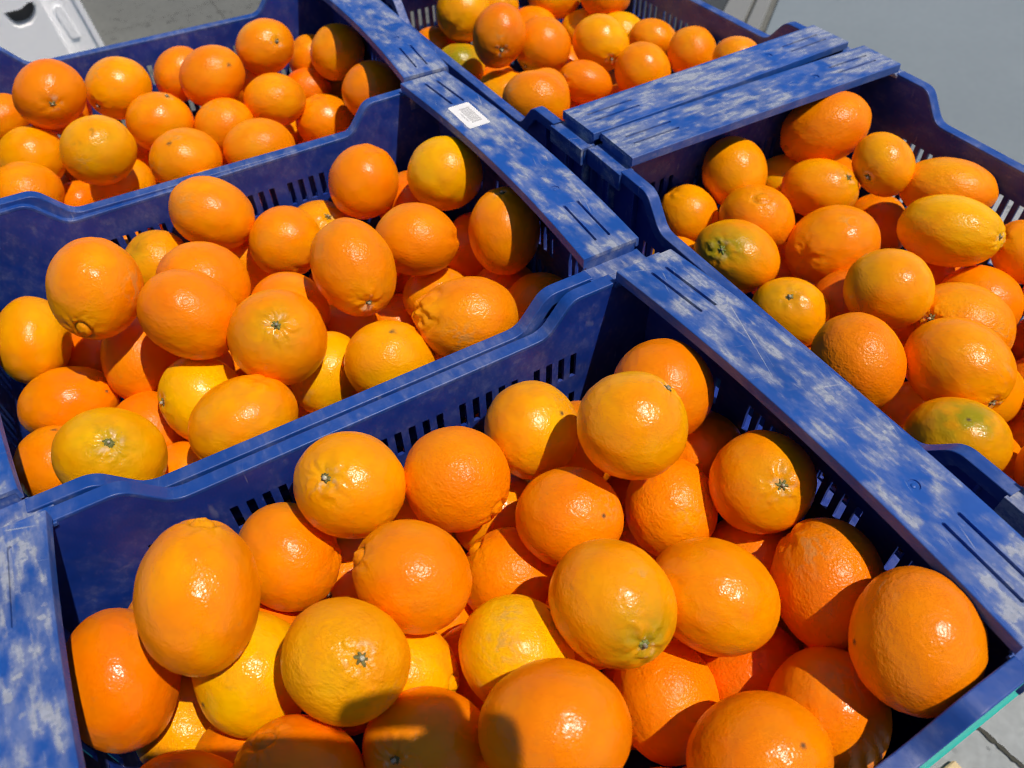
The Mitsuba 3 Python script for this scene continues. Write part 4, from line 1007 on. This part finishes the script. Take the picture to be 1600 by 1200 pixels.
def sym(a):
    return np.array([[a[0], a[1], a[2]], [a[1], a[3], a[4]], [a[2], a[4], a[5]]])


for i, (c, P, S, pole, kind, hue, green, lvl, lab) in enumerate(ORANGES):
    key = numbered('orange')
    M, P, pole = sym(S), np.array(P), np.array(pole)
    pole = pole / np.linalg.norm(pole)
    v, f, col = orange_shape(pole, kind, hue, green, lvl, i)
    put(key, trimesh.Trimesh(v @ M.T + P, f, process=False), 'peel_2' if 'rough' in lab else f'peel_{(0, 1, 0, 1, 2)[i * 7 % 5]}', smooth=True, color=col)
    if lab:
        labels[key] = {'label': lab, 'category': 'orange', 'group': 'oranges in the ' + CRATE_NAMES[c]}
    else:
        labels[key] = {'label': f'shaded orange wedged low in a gap between the upper oranges of the {CRATE_NAMES[c]}', 'category': 'orange', 'group': 'oranges low in gaps of the ' + CRATE_NAMES[c]}
    if kind == 'stem':
        k = np.argmax(v @ pole / np.linalg.norm(v, axis=1))
        spt = P + M @ (pole * (v[k] @ pole + 0.012))
        nz = np.linalg.solve(M.T, pole)
        nz /= np.linalg.norm(nz)
        a, b = basis(nz)
        cm, cc, sm, sc = calyx_mesh(green, i)
        put(key + '__calyx', frame_map(cm, a, b, nz, spt), 'calyx_skin', smooth=True, color=cc)
        put(key + '__stalk', frame_map(sm, a, b, nz, spt), 'calyx_skin', smooth=True, color=sc)

v0, f0 = ico(4)
for i, (c, P, R_) in enumerate(FILLERS):
    key = numbered('orange')
    pole = np.random.default_rng(i).normal(size=3)
    pole /= np.linalg.norm(pole)
    v, f, col = orange_shape(pole, 'plain', 0.35 + 0.4 * ((i * 37) % 10) / 10, 0.0, 3, 500 + i)
    put(key, trimesh.Trimesh(v * R_ + np.array(P), f, process=False), 'peel_1', smooth=True, color=col)
    labels[key] = {'label': f'orange deep in the {CRATE_NAMES[c]}, buried beneath the upper layer', 'category': 'orange', 'group': 'oranges buried in the ' + CRATE_NAMES[c]}

# ------------------------------------------------------------------ the photographer behind the camera, whose hand and phone shade the nearest oranges
import manifold3d as mf

scene['skin'] = {'type': 'principled', 'base_color': {'type': 'rgb', 'value': [0.48, 0.29, 0.20]}, 'roughness': 0.5}
scene['shirt_cloth'] = {'type': 'twosided', 'bsdf': {'type': 'principled', 'base_color': {'type': 'rgb', 'value': [0.10, 0.11, 0.13]}, 'roughness': 0.9}}
scene['trouser_cloth'] = {'type': 'twosided', 'bsdf': {'type': 'principled', 'base_color': {'type': 'rgb', 'value': [0.05, 0.06, 0.09]}, 'roughness': 0.9}}
scene['hair_mat'] = {'type': 'twosided', 'bsdf': {'type': 'principled', 'base_color': {'type': 'rgb', 'value': [0.03, 0.02, 0.015]}, 'roughness': 0.7}}
RIGHT = np.cross(FWD, UP)


def ball(c, r):
    return mf.Manifold.sphere(r, 20).translate(list(map(float, c)))


def chain(pts):
    out = mf.Manifold()
    for (a, ra), (b, rb) in zip(pts, pts[1:]):
        out = out + mf.Manifold.batch_hull([ball(a, ra), ball(b, rb)])
    return out


def finish(man, edge, it=8):
    q = man.refine_to_length(edge).to_mesh()
    m = trimesh.Trimesh(q.vert_properties[:, :3], q.tri_verts, process=True)
    trimesh.smoothing.filter_taubin(m, iterations=it)
    return m


def at(r, u, f):
    """A point by right, up and forward metres from the lens."""
    return CAM + RIGHT * r + UP * u + FWD * f


PR = (-0.022, 0.132)       # the phone's ends along RIGHT
ph = bevel_box(PR[0], PR[1], -0.022, 0.054, -0.016, -0.007, 0.003)
put('phone', frame_map(ph, RIGHT, UP, FWD, CAM), 'black_plastic', label='black phone held sideways in the right hand of the photographer', category='phone')


def hand(side, wrist):
    """side -1 at the phone's left end, +1 at its right end."""
    e = PR[0] if side < 0 else PR[1]
    palm = at(e + side * 0.032, -0.004, -0.032)
    out = chain([(wrist, 0.024), (palm, 0.024)]) + chain([(at(e + side * 0.028, -0.036, -0.028), 0.017), (at(e + side * 0.032, 0.040, -0.022), 0.018)])
    out = out + mf.Manifold.batch_hull([ball(at(e + side * 0.006, 0.045, -0.022), 0.014), ball(at(e + side * 0.006, -0.01, -0.026), 0.014), ball(at(e + side * 0.034, 0.055, -0.018), 0.015), ball(palm, 0.022)])
    for k, (u, ln) in enumerate(((0.046, 1.0), (0.027, 1.08), (0.006, 1.02), (-0.014, 0.85))):
        root = at(e + side * 0.030, u * 0.8, -0.018)
        if k == 0 and side < 0:
            pts = [(root, 0.0092), (at(e + side * 0.020, 0.022, 0.004), 0.0086), (at(e + side * 0.002, 0.022, 0.004), 0.0078), (at(e - side * 0.008, 0.022, 0.003), 0.0068)]
        elif k == 0:
            pts = [(root, 0.0092), (at(e + side * 0.022, 0.068, -0.006), 0.0105), (at(e - side * 0.008, 0.070, -0.010), 0.0098), (at(e - side * 0.034, 0.066, -0.012), 0.0070)]
        else:
            pts = [(root, 0.0092), (at(e + side * 0.019, u, 0.004), 0.0086), (at(e + side * 0.002, u, 0.004 * ln), 0.0078), (at(e - side * 0.014 * ln, u, 0.003), 0.0068)]
            if side < 0:
                pts = pts[:3] + [(at(e - side * 0.008 * ln, u, 0.003), 0.0068)]
        out = out + chain(pts)
    out = out + chain([(at(e + side * 0.026, -0.040, -0.036), 0.012), (at(e + side * 0.006, -0.028, -0.034), 0.0105), (at(e - side * 0.018, -0.018, -0.028), 0.0085)])
    return out


SHL, SHR = np.array([-0.13, -0.60, 0.66]), np.array([0.25, -0.68, 0.66])
HIPL, HIPR = np.array([-0.08, -0.86, 0.26]), np.array([0.10, -0.92, 0.26])
NECK, HEAD = np.array([0.06, -0.58, 0.76]), np.array([0.07, -0.54, 0.93])
ELL, ELR = np.array([-0.20, -0.66, 0.36]), np.array([0.43, -0.48, 0.40])
WRL, WRR = np.array([-0.14, -0.64, 0.10]), at(PR[1] + 0.045, -0.075, -0.075)
KNL, KNR = np.array([-0.10, -0.72, -0.10]), np.array([0.16, -0.80, -0.10])
ANL, ANR = np.array([-0.10, -0.90, -0.47]), np.array([0.18, -0.96, -0.47])
skin = hand(1, WRR)
PALM = np.array([-0.125, -0.655, 0.02])
skin = skin + mf.Manifold.batch_hull([ball(WRL, 0.024), ball(PALM + [-0.022, 0, 0.02], 0.014), ball(PALM + [-0.028, 0, -0.02], 0.013), ball(PALM + [0.028, 0, -0.02], 0.013), ball(PALM + [0.022, 0, 0.02], 0.014)])
for k, ln in enumerate((0.068, 0.078, 0.073, 0.058)):
    r_ = PALM + [0.028 - 0.0185 * k, 0, -0.025]
    skin = skin + chain([(r_, 0.009), (r_ + [0, 0.014, -0.45 * ln], 0.0085), (r_ + [0, 0.018, -0.78 * ln], 0.0078), (r_ + [0, 0.012, -ln], 0.0068)])
skin = skin + chain([(PALM + [0.024, 0, 0.02], 0.012), (PALM + [0.044, 0.008, -0.008], 0.0105), (PALM + [0.046, 0.014, -0.036], 0.0085)])
for s_, e_, w_ in ((SHL, ELL, WRL), (SHR, ELR, WRR)):
    skin = skin + chain([(s_, 0.05), (e_, 0.036), (w_, 0.024)])
skin = skin + chain([(NECK, 0.055), (NECK * 0.4 + HEAD * 0.6, 0.05)])
fw = np.array([0.25, 0.70, -0.67])
fw /= np.linalg.norm(fw)
upv = np.array([0.1, 0.66, 0.74])
rt = np.cross(fw, upv)
skin = skin + mf.Manifold.batch_hull([ball(HEAD, 0.085), ball(HEAD + upv * 0.035 - fw * 0.03, 0.085), ball(HEAD - upv * 0.085 + fw * 0.045, 0.04)])
skin = skin + chain([(HEAD + fw * 0.085 + upv * 0.01, 0.010), (HEAD + fw * 0.104 - upv * 0.022, 0.014)])
for s_ in (-1, 1):
    skin = skin + mf.Manifold.batch_hull([ball(HEAD + rt * s_ * 0.088 + upv * 0.02, 0.014), ball(HEAD + rt * s_ * 0.082 - upv * 0.02, 0.010)])
skin = skin + chain([(NECK - [0, 0.02, 0.05], 0.09), ((HIPL + HIPR) / 2, 0.11)]) + chain([(SHL, 0.055), (NECK - [0, 0, 0.04], 0.07), (SHR, 0.055)])
for h_, k_, a_ in ((HIPL, KNL, ANL), (HIPR, KNR, ANR)):
    skin = skin + chain([(h_, 0.085), (k_, 0.058), (a_, 0.042)]) + chain([(a_ - [0, 0.03, 0.04], 0.035), (a_ + [0.0, 0.15, -0.048], 0.030)])
put('person', finish(skin, 0.008), 'skin', smooth=True, label='person in a dark shirt bending over the front crate, holding a phone', category='person')
shirt = chain([(NECK - [0, 0.03, 0.07], 0.115), (HIPL * 0.5 + HIPR * 0.5 + [0, 0, 0.04], 0.14)]) + chain([(SHL, 0.068), (NECK - [0, 0.01, 0.06], 0.085), (SHR, 0.068)])
for s_, e_ in ((SHL, ELL), (SHR, ELR)):
    shirt = shirt + chain([(s_, 0.066), (s_ * 0.35 + e_ * 0.65, 0.056)])
put('person__shirt', finish(shirt, 0.02), 'shirt_cloth', smooth=True)
tr = chain([(HIPL, 0.11), (HIPR, 0.11)])
for h_, k_, a_ in ((HIPL, KNL, ANL), (HIPR, KNR, ANR)):
    tr = tr + chain([(h_, 0.105), (k_, 0.075), (a_, 0.062)])
put('person__trousers', finish(tr, 0.02), 'trouser_cloth', smooth=True)
hair = mf.Manifold.batch_hull([ball(HEAD + upv * 0.05 - fw * 0.025, 0.090), ball(HEAD - fw * 0.05, 0.082), ball(HEAD - fw * 0.06 - upv * 0.05, 0.05)])
put('person__hair', finish(hair, 0.02), 'hair_mat', smooth=True)
for k, a_ in enumerate((ANL, ANR)):
    sh_ = mf.Manifold.batch_hull([ball(a_ - [0, 0.04, 0.035], 0.042), ball(a_ + [0, 0.17, -0.045], 0.036), ball(a_ + [0, 0.02, -0.03], 0.045)]).trim_by_plane([0, 0, 1], GZ + 0.001)
    put('person__shoe' + ('' if k == 0 else '_001'), finish(sh_, 0.02, 2), 'black_plastic', smooth=True)
